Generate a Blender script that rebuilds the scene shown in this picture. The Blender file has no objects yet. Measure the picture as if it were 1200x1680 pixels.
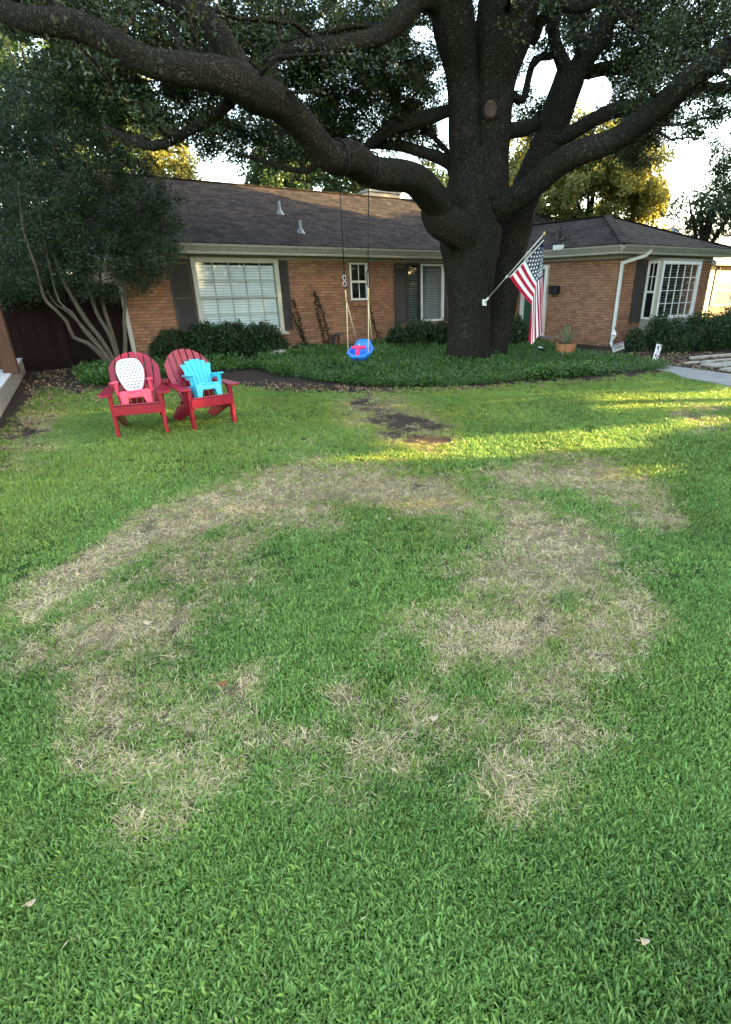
import bpy, bmesh, math, random
import numpy as np
from mathutils import Vector, Matrix, Euler, noise

random.seed(7); rng = np.random.default_rng(11)
SC = bpy.context.scene; COL = SC.collection
R_ = math.radians

# ------------------------------------------------------------------ camera
FPX, CX, CY = 867.8, 683.5, 840.0
PITCH, ROLL, HOUSE_YAW, CAM_H = R_(23.3), R_(-0.57), R_(34.3), 1.8
cp, sp = math.cos(PITCH), math.sin(PITCH)
cF = np.array([0, cp, -sp]); _u = np.array([0, sp, cp]); _r = np.array([1.0, 0, 0])
cR = math.cos(ROLL)*_r + math.sin(ROLL)*_u
cU = -math.sin(ROLL)*_r + math.cos(ROLL)*_u
CAM = np.array([0, 0, CAM_H])
cd = bpy.data.cameras.new('camera'); cam = bpy.data.objects.new('camera', cd); COL.objects.link(cam)
M = Matrix(((cR[0], cU[0], -cF[0], 0), (cR[1], cU[1], -cF[1], 0), (cR[2], cU[2], -cF[2], CAM_H), (0, 0, 0, 1)))
cam.matrix_world = M
cd.sensor_fit = 'VERTICAL'; cd.sensor_height = 24.0; cd.lens = FPX*24.0/1680
cd.shift_x = -(CX-600)/1680; cd.shift_y = 0
cd.clip_start = 0.05; cd.clip_end = 2000
SC.camera = cam

# ------------------------------------------------------------------ world, sun, exposure
SUN_DIR = np.array([0.985, 0.14, 0.0]); SUN_EL = R_(14.0)
SUN_DIR = SUN_DIR/np.linalg.norm(SUN_DIR)*math.cos(SUN_EL) + np.array([0, 0, math.sin(SUN_EL)])
W = bpy.data.worlds.new('World'); SC.world = W; W.use_nodes = True
wn = W.node_tree.nodes; wl = W.node_tree.links
bg = wn['Background']; sky = wn.new('ShaderNodeTexSky'); sky.sky_type = 'NISHITA'; sky.sun_disc = False
sky.sun_elevation = SUN_EL; sky.sun_rotation = math.atan2(SUN_DIR[0], SUN_DIR[1])
sky.air_density = 1.0; sky.dust_density = 1.5; sky.ozone_density = 1.0
wl.new(sky.outputs[0], bg.inputs[0]); bg.inputs[1].default_value = 0.15
sl = bpy.data.lights.new('sun', 'SUN'); sl.energy = 5.0; sl.angle = R_(0.55); sl.color = (1.0, 0.76, 0.38)
so = bpy.data.objects.new('sun', sl); COL.objects.link(so)
so.rotation_euler = Vector(SUN_DIR).to_track_quat('Z', 'Y').to_euler()
so.location = (30, 4, 20)
SC.view_settings.view_transform = 'Standard'; SC.view_settings.look = 'None'
SC.view_settings.gamma = 1.0; SC.view_settings.use_curve_mapping = False
SC.view_settings.exposure = 3.35
SC.view_settings.use_white_balance = True; SC.view_settings.white_balance_temperature = 7550; SC.view_settings.white_balance_tint = 8
SC.render.engine = 'CYCLES'
SC.cycles.max_bounces = 6; SC.cycles.transparent_max_bounces = 12

# ------------------------------------------------------------------ geometry helpers
def ray(px, py): return cF + cR*(px-CX)/FPX - cU*(py-CY)/FPX
def G(px, py, z=0.0):
    d = ray(px, py); return CAM + d*((z-CAM_H)/d[2])
def P(px, py, Y):
    d = ray(px, py); return CAM + d*(Y/d[1])
def mpp(p): return float((np.asarray(p)-CAM) @ cF)/FPX       # metres per photo pixel there
def prj(p):
    q = np.asarray(p, float)-CAM; w = q @ cF; w = np.where(w < 0.05, 0.05, w)
    return CX + FPX*(q @ cR)/w, CY - FPX*(q @ cU)/w
DX = np.array([math.cos(HOUSE_YAW), math.sin(HOUSE_YAW), 0]); DY = np.array([-math.sin(HOUSE_YAW), math.cos(HOUSE_YAW), 0])
HO = G(470, 580)
def HL(x, y, z=0.0): return HO + DX*x + DY*y + np.array([0, 0, z])
def to_house(p):
    q = np.asarray(p)-HO; return np.array([q @ DX, q @ DY, q[2]])
def hplane(px, py, off, n=None):        # point on the house-parallel plane, in house coordinates
    n = DY if n is None else n
    d = ray(px, py); p0 = HO + n*off
    return to_house(CAM + d*(((p0-CAM) @ n)/(d @ n)))

def tag(o, label=None, cat=None, group=None, kind=None):
    if label: o['label'] = label
    if cat: o['category'] = cat
    if group: o['group'] = group
    if kind: o['kind'] = kind
    return o
def empty(name, loc=(0, 0, 0), rz=0.0):
    o = bpy.data.objects.new(name, None); COL.objects.link(o)
    o.location = loc; o.rotation_euler = (0, 0, rz); o.empty_display_size = 0.1
    return o
def link_mesh(name, me, parent=None, mat=None):
    if mat is not None and not me.materials:
        for m in (mat if isinstance(mat, (list, tuple)) else [mat]): me.materials.append(m)
    o = bpy.data.objects.new(name, me); COL.objects.link(o)
    if parent is not None: o.parent = parent
    return o
class MB:
    def __init__(s): s.v = []; s.f = []; s.m = []; s.sm = []
    def add(s, vs, fs, mi=0, smooth=False):
        b = len(s.v); s.v.extend([tuple(map(float, v)) for v in vs])
        for f in fs: s.f.append([i+b for i in f]); s.m.append(mi); s.sm.append(smooth)
        return s
    def box(s, c, size, rot=None, mi=0):
        x, y, z = [a/2 for a in size]
        vs = [Vector((i*x, j*y, k*z)) for i in (-1, 1) for j in (-1, 1) for k in (-1, 1)]
        if rot is not None:
            rm = rot if isinstance(rot, Matrix) else Euler(rot).to_matrix()
            vs = [rm @ v for v in vs]
        c = Vector(tuple(map(float, c))); vs = [v+c for v in vs]
        s.add(vs, [(0, 1, 3, 2), (4, 6, 7, 5), (0, 4, 5, 1), (2, 3, 7, 6), (0, 2, 6, 4), (1, 5, 7, 3)], mi); return s
    def beam(s, p0, p1, w, h, up=(0, 0, 1), mi=0):
        p0 = Vector(tuple(map(float, p0))); p1 = Vector(tuple(map(float, p1))); d = p1-p0; L = d.length; d.normalize()
        u = Vector(up); a = d.cross(u)
        if a.length < 1e-4: a = d.cross(Vector((1, 0, 0)))
        a.normalize(); u = a.cross(d)
        rm = Matrix((a, d, u)).transposed()
        return s.box((p0+p1)/2, (w, L, h), rm, mi)
    def tube(s, pts, radii, n=10, cap=True, mi=0, smooth=True, jit=None):
        pts = [Vector(tuple(map(float, p))) for p in pts]
        if not hasattr(radii, '__len__'): radii = [radii]*len(pts)
        a = None; rings = []
        for i, p in enumerate(pts):
            d = (pts[min(i+1, len(pts)-1)]-pts[max(i-1, 0)])
            d = d.normalized() if d.length > 1e-9 else Vector((0, 0, 1))
            if a is None:
                a = d.cross(Vector((0, 0, 1)))
                if a.length < .05: a = d.cross(Vector((0, 1, 0)))
            a = (a - d*a.dot(d)).normalized(); b = d.cross(a)
            ring = []
            for k in range(n):
                t = 2*math.pi*k/n; r = radii[i]
                if jit: r *= jit(i, t, p)
                ring.append(p + (a*math.cos(t)+b*math.sin(t))*r)
            rings.append(ring)
        vs = [v for r in rings for v in r]; fs = []
        for i in range(len(pts)-1):
            for k in range(n):
                k2 = (k+1) % n; fs.append((i*n+k, i*n+k2, (i+1)*n+k2, (i+1)*n+k))
        if cap: fs.append(tuple(range(n-1, -1, -1))); fs.append(tuple((len(pts)-1)*n+k for k in range(n)))
        s.add(vs, fs, mi, smooth); return s
    def lathe(s, prof, n=20, c=(0, 0, 0), mi=0, smooth=True):
        vs = []; fs = []
        for r, z in prof:
            for k in range(n):
                t = 2*math.pi*k/n; vs.append((c[0]+r*math.cos(t), c[1]+r*math.sin(t), c[2]+z))
        for i in range(len(prof)-1):
            for k in range(n):
                k2 = (k+1) % n; fs.append((i*n+k, i*n+k2, (i+1)*n+k2, (i+1)*n+k))
        s.add(vs, fs, mi, smooth); return s
    def prism(s, poly, axis, lo, hi, mi=0):   # poly in the two other axes, extruded along axis
        n = len(poly); vs = []
        for h in (lo, hi):
            for a, b in poly:
                v = [0, 0, 0]; o = [i for i in range(3) if i != axis]; v[o[0]] = a; v[o[1]] = b; v[axis] = h; vs.append(v)
        fs = [tuple(range(n-1, -1, -1)), tuple(range(n, 2*n))] + [(i, (i+1) % n, n+(i+1) % n, n+i) for i in range(n)]
        s.add(vs, fs, mi); return s
    def mesh(s, name, mat=None):
        me = bpy.data.meshes.new(name); me.from_pydata(s.v, [], s.f)
        me.polygons.foreach_set('material_index', s.m); me.polygons.foreach_set('use_smooth', s.sm)
        if mat is not None:
            for m in (mat if isinstance(mat, (list, tuple)) else [mat]): me.materials.append(m)
        bm = bmesh.new(); bm.from_mesh(me); bmesh.ops.recalc_face_normals(bm, faces=bm.faces); bm.to_mesh(me); bm.free()
        me.update(); return me
    def build(s, name, mat, parent=None, bevel=0):
        o = link_mesh(name, s.mesh(name, mat), parent)
        if bevel:
            b = o.modifiers.new('bevel', 'BEVEL'); b.width = bevel; b.segments = 2; b.limit_method = 'ANGLE'
        return o

# ------------------------------------------------------------------ materials
MATS = {}
def mat(name, col, rough=0.7, var=0.15, scale=8.0, spec=0.3, col2=None, bump=0.0, bscale=60.0, metal=0.0, island=0.0, stretch=None, trans=0.0, bdist=.02):
    m = bpy.data.materials.new(name); m.use_nodes = True; nt = m.node_tree; n = nt.nodes; l = nt.links
    b = n['Principled BSDF']; b.inputs['Roughness'].default_value = rough; b.inputs['Metallic'].default_value = metal
    b.inputs['Specular IOR Level'].default_value = spec
    tc = n.new('ShaderNodeTexCoord'); mp = n.new('ShaderNodeMapping'); l.new(tc.outputs['Object'], mp.inputs[0])
    if stretch: mp.inputs['Scale'].default_value = stretch
    nz = n.new('ShaderNodeTexNoise'); nz.inputs['Scale'].default_value = scale; nz.inputs['Detail'].default_value = 5; nz.inputs['Roughness'].default_value = .65
    l.new(mp.outputs[0], nz.inputs['Vector'])
    rp = n.new('ShaderNodeMapRange'); rp.inputs[1].default_value = .32; rp.inputs[2].default_value = .68; l.new(nz.outputs[0], rp.inputs[0])
    mx = n.new('ShaderNodeMix'); mx.data_type = 'RGBA'
    c2 = col2 or tuple(c*(1-var) for c in col); c1 = col if col2 else tuple(min(1, c*(1+var)) for c in col)
    mx.inputs[6].default_value = (*c2, 1); mx.inputs[7].default_value = (*c1, 1); l.new(rp.outputs[0], mx.inputs[0])
    out = mx.outputs[2]
    if island:
        g = n.new('ShaderNodeNewGeometry'); oi = n.new('ShaderNodeObjectInfo')
        ad = n.new('ShaderNodeMath'); ad.operation = 'ADD'; l.new(g.outputs['Random Per Island'], ad.inputs[0]); l.new(oi.outputs['Random'], ad.inputs[1])
        fr = n.new('ShaderNodeMath'); fr.operation = 'FRACT'; l.new(ad.outputs[0], fr.inputs[0])
        mr = n.new('ShaderNodeMapRange'); mr.inputs[3].default_value = 1-island; mr.inputs[4].default_value = 1+island; l.new(fr.outputs[0], mr.inputs[0])
        hs = n.new('ShaderNodeHueSaturation'); l.new(mr.outputs[0], hs.inputs['Value']); l.new(out, hs.inputs['Color'])
        mh = n.new('ShaderNodeMapRange'); mh.inputs[3].default_value = .5-island*.04; mh.inputs[4].default_value = .5+island*.04
        ms = n.new('ShaderNodeMath'); ms.operation = 'MULTIPLY'; ms.inputs[1].default_value = 7.31; l.new(fr.outputs[0], ms.inputs[0])
        f2 = n.new('ShaderNodeMath'); f2.operation = 'FRACT'; l.new(ms.outputs[0], f2.inputs[0]); l.new(f2.outputs[0], mh.inputs[0]); l.new(mh.outputs[0], hs.inputs['Hue'])
        out = hs.outputs[0]
    l.new(out, b.inputs['Base Color'])
    if bump:
        bz = n.new('ShaderNodeTexNoise'); bz.inputs['Scale'].default_value = bscale; bz.inputs['Detail'].default_value = 6; l.new(mp.outputs[0], bz.inputs['Vector'])
        bp = n.new('ShaderNodeBump'); bp.inputs['Strength'].default_value = bump; bp.inputs['Distance'].default_value = bdist
        l.new(bz.outputs[0], bp.inputs['Height']); l.new(bp.outputs[0], b.inputs['Normal'])
    if trans:
        tr = n.new('ShaderNodeBsdfTranslucent'); ms = n.new('ShaderNodeMixShader'); ms.inputs[0].default_value = trans
        hs2 = n.new('ShaderNodeHueSaturation'); hs2.inputs['Saturation'].default_value = 1.15; hs2.inputs['Value'].default_value = 1.5; hs2.inputs['Hue'].default_value = .485
        l.new(out, hs2.inputs['Color']); l.new(hs2.outputs[0], tr.inputs[0])
        l.new(b.outputs[0], ms.inputs[1]); l.new(tr.outputs[0], ms.inputs[2]); l.new(ms.outputs[0], n['Material Output'].inputs[0])
    MATS[name] = m; return m
BRICK = mat('brick', (.32, .152, .092), .85, .22, 14, .2, island=.22, bump=.3)
MORTAR = mat('mortar', (.13, .095, .07), .95, .15, 20, .1, bump=.3)  # shadow in the joints is put into this dark tone
SHINGLE = mat('shingle', (.024, .0170, .0135), .9, .35, 2.2, .12, island=.55, bump=.15, bscale=200)
TRIM = mat('cream_trim', (.43, .42, .37), .6, .08, 6)
GUTTER = mat('gutter_paint', (.37, .355, .31), .55, .18, 9, col2=(.26, .245, .21))
SOFFIT = mat('soffit_paint', (.30, .29, .24), .75, .06, 5)
WHITE = mat('white_paint', (.72, .71, .68), .5, .05, 6)
SHUTTER = mat('shutter_paint', (.052, .045, .042), .6, .15, 8)
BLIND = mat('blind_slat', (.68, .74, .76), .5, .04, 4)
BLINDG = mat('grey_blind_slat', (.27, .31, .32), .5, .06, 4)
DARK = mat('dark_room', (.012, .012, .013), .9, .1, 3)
def bark_mat(name, plate, crack):
    m = bpy.data.materials.new(name); m.use_nodes = True; n = m.node_tree.nodes; l = m.node_tree.links; b = n['Principled BSDF']; b.inputs['Roughness'].default_value = .95; b.inputs['Specular IOR Level'].default_value = .1
    tc = n.new('ShaderNodeTexCoord'); nz = n.new('ShaderNodeTexNoise'); nz.inputs['Scale'].default_value = 4; nz.inputs['Detail'].default_value = 6; l.new(tc.outputs['Object'], nz.inputs['Vector'])
    mm = n.new('ShaderNodeMix'); mm.data_type = 'VECTOR'; mm.inputs[0].default_value = .30; l.new(tc.outputs['Object'], mm.inputs[4]); l.new(nz.outputs['Color'], mm.inputs[5])
    mp = n.new('ShaderNodeMapping'); mp.inputs['Scale'].default_value = (1, 1, .30); l.new(mm.outputs[1], mp.inputs[0])
    vo = n.new('ShaderNodeTexVoronoi'); vo.feature = 'DISTANCE_TO_EDGE'; vo.inputs['Scale'].default_value = 34; l.new(mp.outputs[0], vo.inputs['Vector'])
    mr = n.new('ShaderNodeMapRange'); mr.inputs[1].default_value = .0; mr.inputs[2].default_value = .30; l.new(vo.outputs['Distance'], mr.inputs[0])
    n2 = n.new('ShaderNodeTexNoise'); n2.inputs['Scale'].default_value = 1.6; n2.inputs['Detail'].default_value = 8; l.new(tc.outputs['Object'], n2.inputs['Vector'])
    n3 = n.new('ShaderNodeTexNoise'); n3.inputs['Scale'].default_value = 45; n3.inputs['Detail'].default_value = 5; l.new(tc.outputs['Object'], n3.inputs['Vector'])
    m1 = n.new('ShaderNodeMapRange'); m1.inputs[1].default_value = .35; m1.inputs[2].default_value = .7; l.new(n2.outputs[0], m1.inputs[0])
    c1 = n.new('ShaderNodeMix'); c1.data_type = 'RGBA'; c1.inputs[6].default_value = (*plate, 1); c1.inputs[7].default_value = (plate[0]*.55, plate[1]*.66, plate[2]*.6, 1); l.new(m1.outputs[0], c1.inputs[0])
    c2 = n.new('ShaderNodeMix'); c2.data_type = 'RGBA'; c2.inputs[6].default_value = (*crack, 1); l.new(mr.outputs[0], c2.inputs[0]); l.new(c1.outputs[2], c2.inputs[7]); l.new(c2.outputs[2], b.inputs['Base Color'])
    ad = n.new('ShaderNodeMath'); ad.operation = 'MULTIPLY_ADD'; ad.inputs[1].default_value = .5; l.new(n3.outputs[0], ad.inputs[0]); l.new(mr.outputs[0], ad.inputs[2])
    bp = n.new('ShaderNodeBump'); bp.inputs['Strength'].default_value = 1.0; bp.inputs['Distance'].default_value = .025; l.new(ad.outputs[0], bp.inputs['Height']); l.new(bp.outputs[0], b.inputs['Normal'])
    MATS[name] = m; return m
BARK = bark_mat('oak_bark', (.058, .049, .039), (.015, .0125, .0105))
SCAR = mat('cut_wood', (.07, .045, .038), .9, .35, 14, .1, bump=.5)
STEM = mat('myrtle_bark', (.095, .078, .060), .8, .3, 12, .2, bump=.2, stretch=(2, 2, .5))
OAKLEAF = mat('oak_leaf', (.032, .049, .018), .45, .2, 3, .4, island=.5, trans=.3)
MYRTLELEAF = mat('myrtle_leaf', (.033, .056, .028), .5, .2, 3, .35, island=.5, trans=.25)
HEDGELEAF = mat('hedge_leaf', (.021, .052, .016), .42, .2, 4, .4, island=.5, trans=.2)
FARLEAF = mat('far_leaf_sunlit', (.15, .155, .045), .5, .25, 1.2, .3, island=.45, trans=.45)  # sunlit yellow is put into this leaf colour
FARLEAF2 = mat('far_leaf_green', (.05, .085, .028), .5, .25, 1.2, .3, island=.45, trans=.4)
RED = mat('red_plastic', (.29, .006, .024), .38, .12, 4, .5, bump=.05, bscale=25, island=.10)
PINK = mat('pink_plastic', (.80, .065, .13), .38, .06, 5, .5)
AQUA = mat('turquoise_plastic', (.015, .46, .62), .35, .06, 5, .5)
BLUE = mat('blue_plastic', (.008, .19, .78), .33, .06, 5, .5)
HOTPINK = mat('hot_pink_plastic', (.80, .025, .12), .35, .05, 5, .5)
CANVAS = mat('white_cloth', (.80, .80, .82), .7, .04, 12)
MARK = mat('dark_print', (.05, .055, .075), .8, .05, 4)
ROPE = mat('pale_rope', (.66, .50, .30), .85, .1, 60)
BLACK = mat('black_strap', (.012, .012, .013), .6, .1, 10)
STEEL = mat('steel', (.5, .5, .5), .3, .1, 10, metal=.9)
GALV = mat('galvanized', (.16, .165, .17), .5, .2, 15, metal=.5)
TERRA = mat('terracotta', (.42, .17, .09), .85, .25, 9, .2, bump=.15)
YUCCA = mat('yucca_leaf', (.17, .20, .12), .5, .2, 6, .4, island=.2)
CONCRETE = mat('concrete', (.27, .25, .235), .9, .18, 5, .2, bump=.3, bscale=90)
STONE = mat('pale_stone', (.36, .32, .28), .9, .25, 7, .2, bump=.5, bscale=30)
FENCE = mat('red_stained_wood', (.014, .0045, .0045), .85, .3, 5, .2, stretch=(6, 6, .6), island=.25)
WOOD = mat('brown_wood', (.075, .034, .021), .8, .3, 6, .25, stretch=(6, 6, .5), island=.15, bump=.2)
TIMBER = mat('grey_timber', (.40, .36, .29), .85, .2, 8, .2, stretch=(.6, 6, 6), island=.15)
GREENDOOR = mat('green_door_paint', (.02, .085, .05), .5, .1, 6)
F_RED = mat('flag_red', (.42, .010, .035), .75, .06, 20, trans=.25)
F_WHITE = mat('flag_white', (.78, .77, .80), .75, .04, 20, trans=.25)
F_BLUE = mat('flag_navy', (.010, .014, .055), .75, .06, 20)
POLE = mat('pole_metal', (.55, .52, .45), .4, .1, 12, metal=.3)
LITTER = mat('dead_leaf', (.24, .15, .085), .85, .2, 8, .15, island=.5)
LEAFPALE = mat('pale_dead_leaf', (.44, .33, .24), .8, .15, 20, .2)
LEAFRED = mat('rust_dead_leaf', (.22, .085, .045), .8, .2, 20, .2)
NWALL = mat('neighbour_wall', (.125, .085, .058), .85, .1, 3)
NROOF = mat('neighbour_shingle', (.17, .18, .22), .9, .2, 8, island=.3)
TAN = mat('tan_curtain', (.13, .10, .075), .8, .1, 3)
CHIM = mat('chimney_masonry', (.55, .43, .30), .85, .12, 8, island=.15)
HOSE = mat('dark_hose', (.025, .022, .03), .45, .1, 10)
PURPLE = mat('faded_purple', (.20, .12, .19), .7, .2, 10)
STEMGREEN = mat('climber_leaf', (.035, .035, .022), .6, .3, 8, island=.4)

def glass_mat():
    m = bpy.data.materials.new('window_glass'); m.use_nodes = True; n = m.node_tree.nodes; l = m.node_tree.links
    n.remove(n['Principled BSDF'])
    t = n.new('ShaderNodeBsdfTransparent'); t.inputs[0].default_value = (.98, .99, .99, 1)
    g = n.new('ShaderNodeBsdfGlossy'); g.inputs['Roughness'].default_value = .02; g.inputs[0].default_value = (.9, .95, 1, 1)
    nz = n.new('ShaderNodeTexNoise'); nz.inputs['Scale'].default_value = 2.0
    bp = n.new('ShaderNodeBump'); bp.inputs['Strength'].default_value = .04; bp.inputs['Distance'].default_value = .02; l.new(nz.outputs[0], bp.inputs['Height']); l.new(bp.outputs[0], g.inputs['Normal'])
    fr = n.new('ShaderNodeFresnel'); fr.inputs[0].default_value = 1.8
    gg = n.new('ShaderNodeNewGeometry'); bf = n.new('ShaderNodeMath'); bf.operation = 'SUBTRACT'; bf.inputs[0].default_value = 1; l.new(gg.outputs['Backfacing'], bf.inputs[1]); fm = n.new('ShaderNodeMath'); fm.operation = 'MULTIPLY'; l.new(fr.outputs[0], fm.inputs[0]); l.new(bf.outputs[0], fm.inputs[1])
    ms = n.new('ShaderNodeMixShader'); l.new(fm.outputs[0], ms.inputs[0]); l.new(t.outputs[0], ms.inputs[1]); l.new(g.outputs[0], ms.inputs[2])
    l.new(ms.outputs[0], n['Material Output'].inputs[0]); return m
GLASS = glass_mat()

# ------------------------------------------------------------------ ground masks (photo measurements carried to the ground plane)
def poly_mask(px, py, poly):
    inside = np.zeros(len(px), bool); n = len(poly)
    for i in range(n):
        x1, y1 = poly[i]; x2, y2 = poly[(i+1) % n]
        c = ((y1 > py) != (y2 > py)) & (px < (x2-x1)*(py-y1)/((y2-y1) or 1e-9)+x1); inside ^= c
    return inside
def seg_dist(px, py, pts, ys=1.3):
    d = np.full(len(px), 1e9)
    if len(pts) == 1: pts = pts*2
    for (x1, y1), (x2, y2) in zip(pts[:-1], pts[1:]):
        dx, dy = x2-x1, (y2-y1)*ys; L = dx*dx+dy*dy or 1e-9
        t = np.clip(((px-x1)*dx+(py-y1)*ys*dy)/L, 0, 1)
        d = np.minimum(d, np.hypot(px-x1-t*dx, (py-y1)*ys-t*dy))
    return d
def vnoise(x, y, s, seed=0):
    out = np.empty(len(x))
    for i in range(len(x)): out[i] = noise.noise((x[i]*s+seed, y[i]*s, seed*1.7))
    return out
def vnoise_fast(x, y, s, seed=0):
    r = np.random.default_rng(seed); g = r.random((64, 64))
    u = (x*s) % 64; v = (y*s) % 64; i = u.astype(int) % 64; j = v.astype(int) % 64; fu = u-np.floor(u); fv = v-np.floor(v)
    fu = fu*fu*(3-2*fu); fv = fv*fv*(3-2*fv); i2 = (i+1) % 64; j2 = (j+1) % 64
    return ((g[i, j]*(1-fu)+g[i2, j]*fu)*(1-fv)+(g[i, j2]*(1-fu)+g[i2, j2]*fu)*fv)-.5
DRY = [([(140, 1060), (260, 1000), (360, 960)], 70, .24), ([(180, 1180), (330, 1200), (500, 1240), (660, 1230)], 70, .22), ([(830, 880), (900, 980), (960, 1060)], 75, .30), ([(760, 1060), (850, 1180), (880, 1280)], 65, .24), ([(420, 835), (560, 815), (700, 825)], 30, .22), # (points, half-width px, strength)
 ([(48, 1008), (75, 985), (130, 945), (220, 893), (310, 853), (420, 815), (520, 795), (620, 795), (700, 806)], 34, 1.0),
 ([(110, 1040), (220, 965), (330, 900), (420, 860), (520, 830)], 38, .42),
 ([(170, 1045), (260, 1010)], 60, .62), ([(60, 1080), (250, 1090)], 55, .35),
 ([(180, 1120), (150, 1190), (130, 1250)], 42, .85), ([(190, 1260), (260, 1245), (330, 1265)], 48, .9),
 ([(260, 1160), (330, 1190), (240, 1330)], 60, .5),
 ([(380, 1145), (410, 1130)], 34, .85), ([(420, 1195), (470, 1205)], 36, .7), ([(500, 1290)], 40, .65),
 ([(640, 1230), (650, 1250)], 36, .85), ([(575, 1135)], 30, .5), ([(560, 1240), (720, 1200)], 55, .38), ([(575, 1320)], 60, .45),
 ([(735, 1050), (750, 1060)], 30, .9), ([(700, 1040), (760, 1080)], 50, .4),
 ([(720, 815), (800, 830), (860, 850)], 36, .5),
 ([(830, 790), (930, 778), (1010, 795), (1080, 835)], 32, .75), ([(990, 815), (1080, 845)], 30, .6),
 ([(840, 860), (930, 890), (960, 920)], 38, .85), ([(880, 960), (850, 920)], 50, .7),
 ([(930, 900), (990, 955), (1040, 995), (1050, 1045)], 46, .8), ([(890, 1000), (900, 1020)], 30, .9),
 ([(810, 1045), (860, 1035)], 34, .95), ([(960, 1060), (990, 1080)], 45, .85), ([(1030, 1050), (1000, 1030)], 40, .7),
 ([(860, 1140), (930, 1120), (1040, 1115)], 55, .5), ([(790, 1170)], 34, .7), ([(870, 1200)], 34, .8), ([(850, 1270), (830, 1300)], 50, .65),
 ([(980, 1180), (900, 1230)], 55, .45), ([(760, 1000), (800, 900)], 50, .45),
 ([(420, 745), (520, 740)], 26, .22), ([(60, 700), (20, 740)], 40, .5),
 ([(600, 668), (650, 690), (700, 712)], 34, .8), ([(1130, 680), (1170, 690)], 22, .5)]
SOILP = [([(600, 668), (632, 685), (660, 700), (710, 712)], 24, .8), ([(150, 1185), (165, 1225)], 14, .7), ([(130, 1250)], 14, .6), ([(500, 1300)], 13, .6),
 ([(895, 1010)], 14, .6), ([(970, 1065), (1000, 1080)], 16, .6), ([(650, 1240)], 14, .5), ([(690, 800)], 14, .6), ([(1040, 835)], 14, .5),
 ([(240, 870), (250, 860)], 10, .6), ([(310, 985), (300, 1040)], 9, .5), ([(540, 810)], 12, .5), ([(1140, 690)], 12, .6),
 ([(60, 720), (20, 700), (0, 760)], 20, .6)]
def dry_at(x, y):
    px, py = prj(np.stack([x, y, np.zeros_like(x)], 1)); sc_ = np.clip((py-470)/600, .15, 1.2)
    px = px+vnoise_fast(x, y, 2.3, 21)*45*sc_; py = py+vnoise_fast(x, y, 2.6, 22)*36*sc_; d = np.zeros(len(x)); s = np.zeros(len(x))
    nz = vnoise_fast(x, y, 3.1, 1)*.9+vnoise_fast(x, y, 8.3, 2)*.6+vnoise_fast(x, y, 21., 3)*.45
    for pts, w, st in DRY:
        t = 1-seg_dist(px, py, pts)/(w*1.9); st = st*(.85 if np.mean([q[1] for q in pts]) > 1080 else 1); d = np.maximum(d, np.clip(t*1.15, 0, 1)*st)
    for pts, w, st in SOILP:
        t = 1-seg_dist(px, py, pts)/(w*1.6); s = np.maximum(s, np.clip(t*1.6, 0, 1)*st)
    d = np.clip(d*np.where(py < 1110, 1.12, .95)+nz*.85*np.clip(d*3, 0, 1)*(1.15-d*.5), 0, 1); s = np.clip(s*.9+nz*.9*np.clip(s*4, 0, 1), 0, 1)
    return d, s
BED = [(440, 592), (420, 604), (455, 616), (520, 626), (600, 634), (680, 636), (770, 634), (860, 626), (940, 620), (1020, 613), (1096, 607), (1078, 600),
       (1010, 589), (945, 583), (900, 572), (800, 566), (700, 566), (620, 566), (540, 572), (470, 572)]
PATCH = [(132, 612), (150, 600), (196, 588), (280, 583), (330, 590), (420, 600), (420, 606), (330, 612), (250, 620), (190, 632), (140, 634)]
SOILBED = [(-300, 760), (-200, 700), (0, 712), (40, 668), (70, 640), (120, 648), (180, 640), (260, 628), (340, 622), (420, 640), (520, 646), (640, 643), (800, 639), (930, 630), (1040, 620), (1110, 609),
           (1120, 600), (1000, 570), (800, 545), (500, 545), (200, 548), (-300, 560)]
WALK = [(930, 575), (960, 580), (1068, 597), (1100, 602), (1200, 616), (1500, 655), (1500, 700), (1200, 636), (1120, 620), (1098, 611), (1060, 602), (960, 588), (925, 582)]
MULCHR = [(935, 572), (1010, 575), (1100, 560), (1300, 560), (1600, 640), (1500, 654), (1200, 615), (1100, 601), (1000, 585)]

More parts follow.
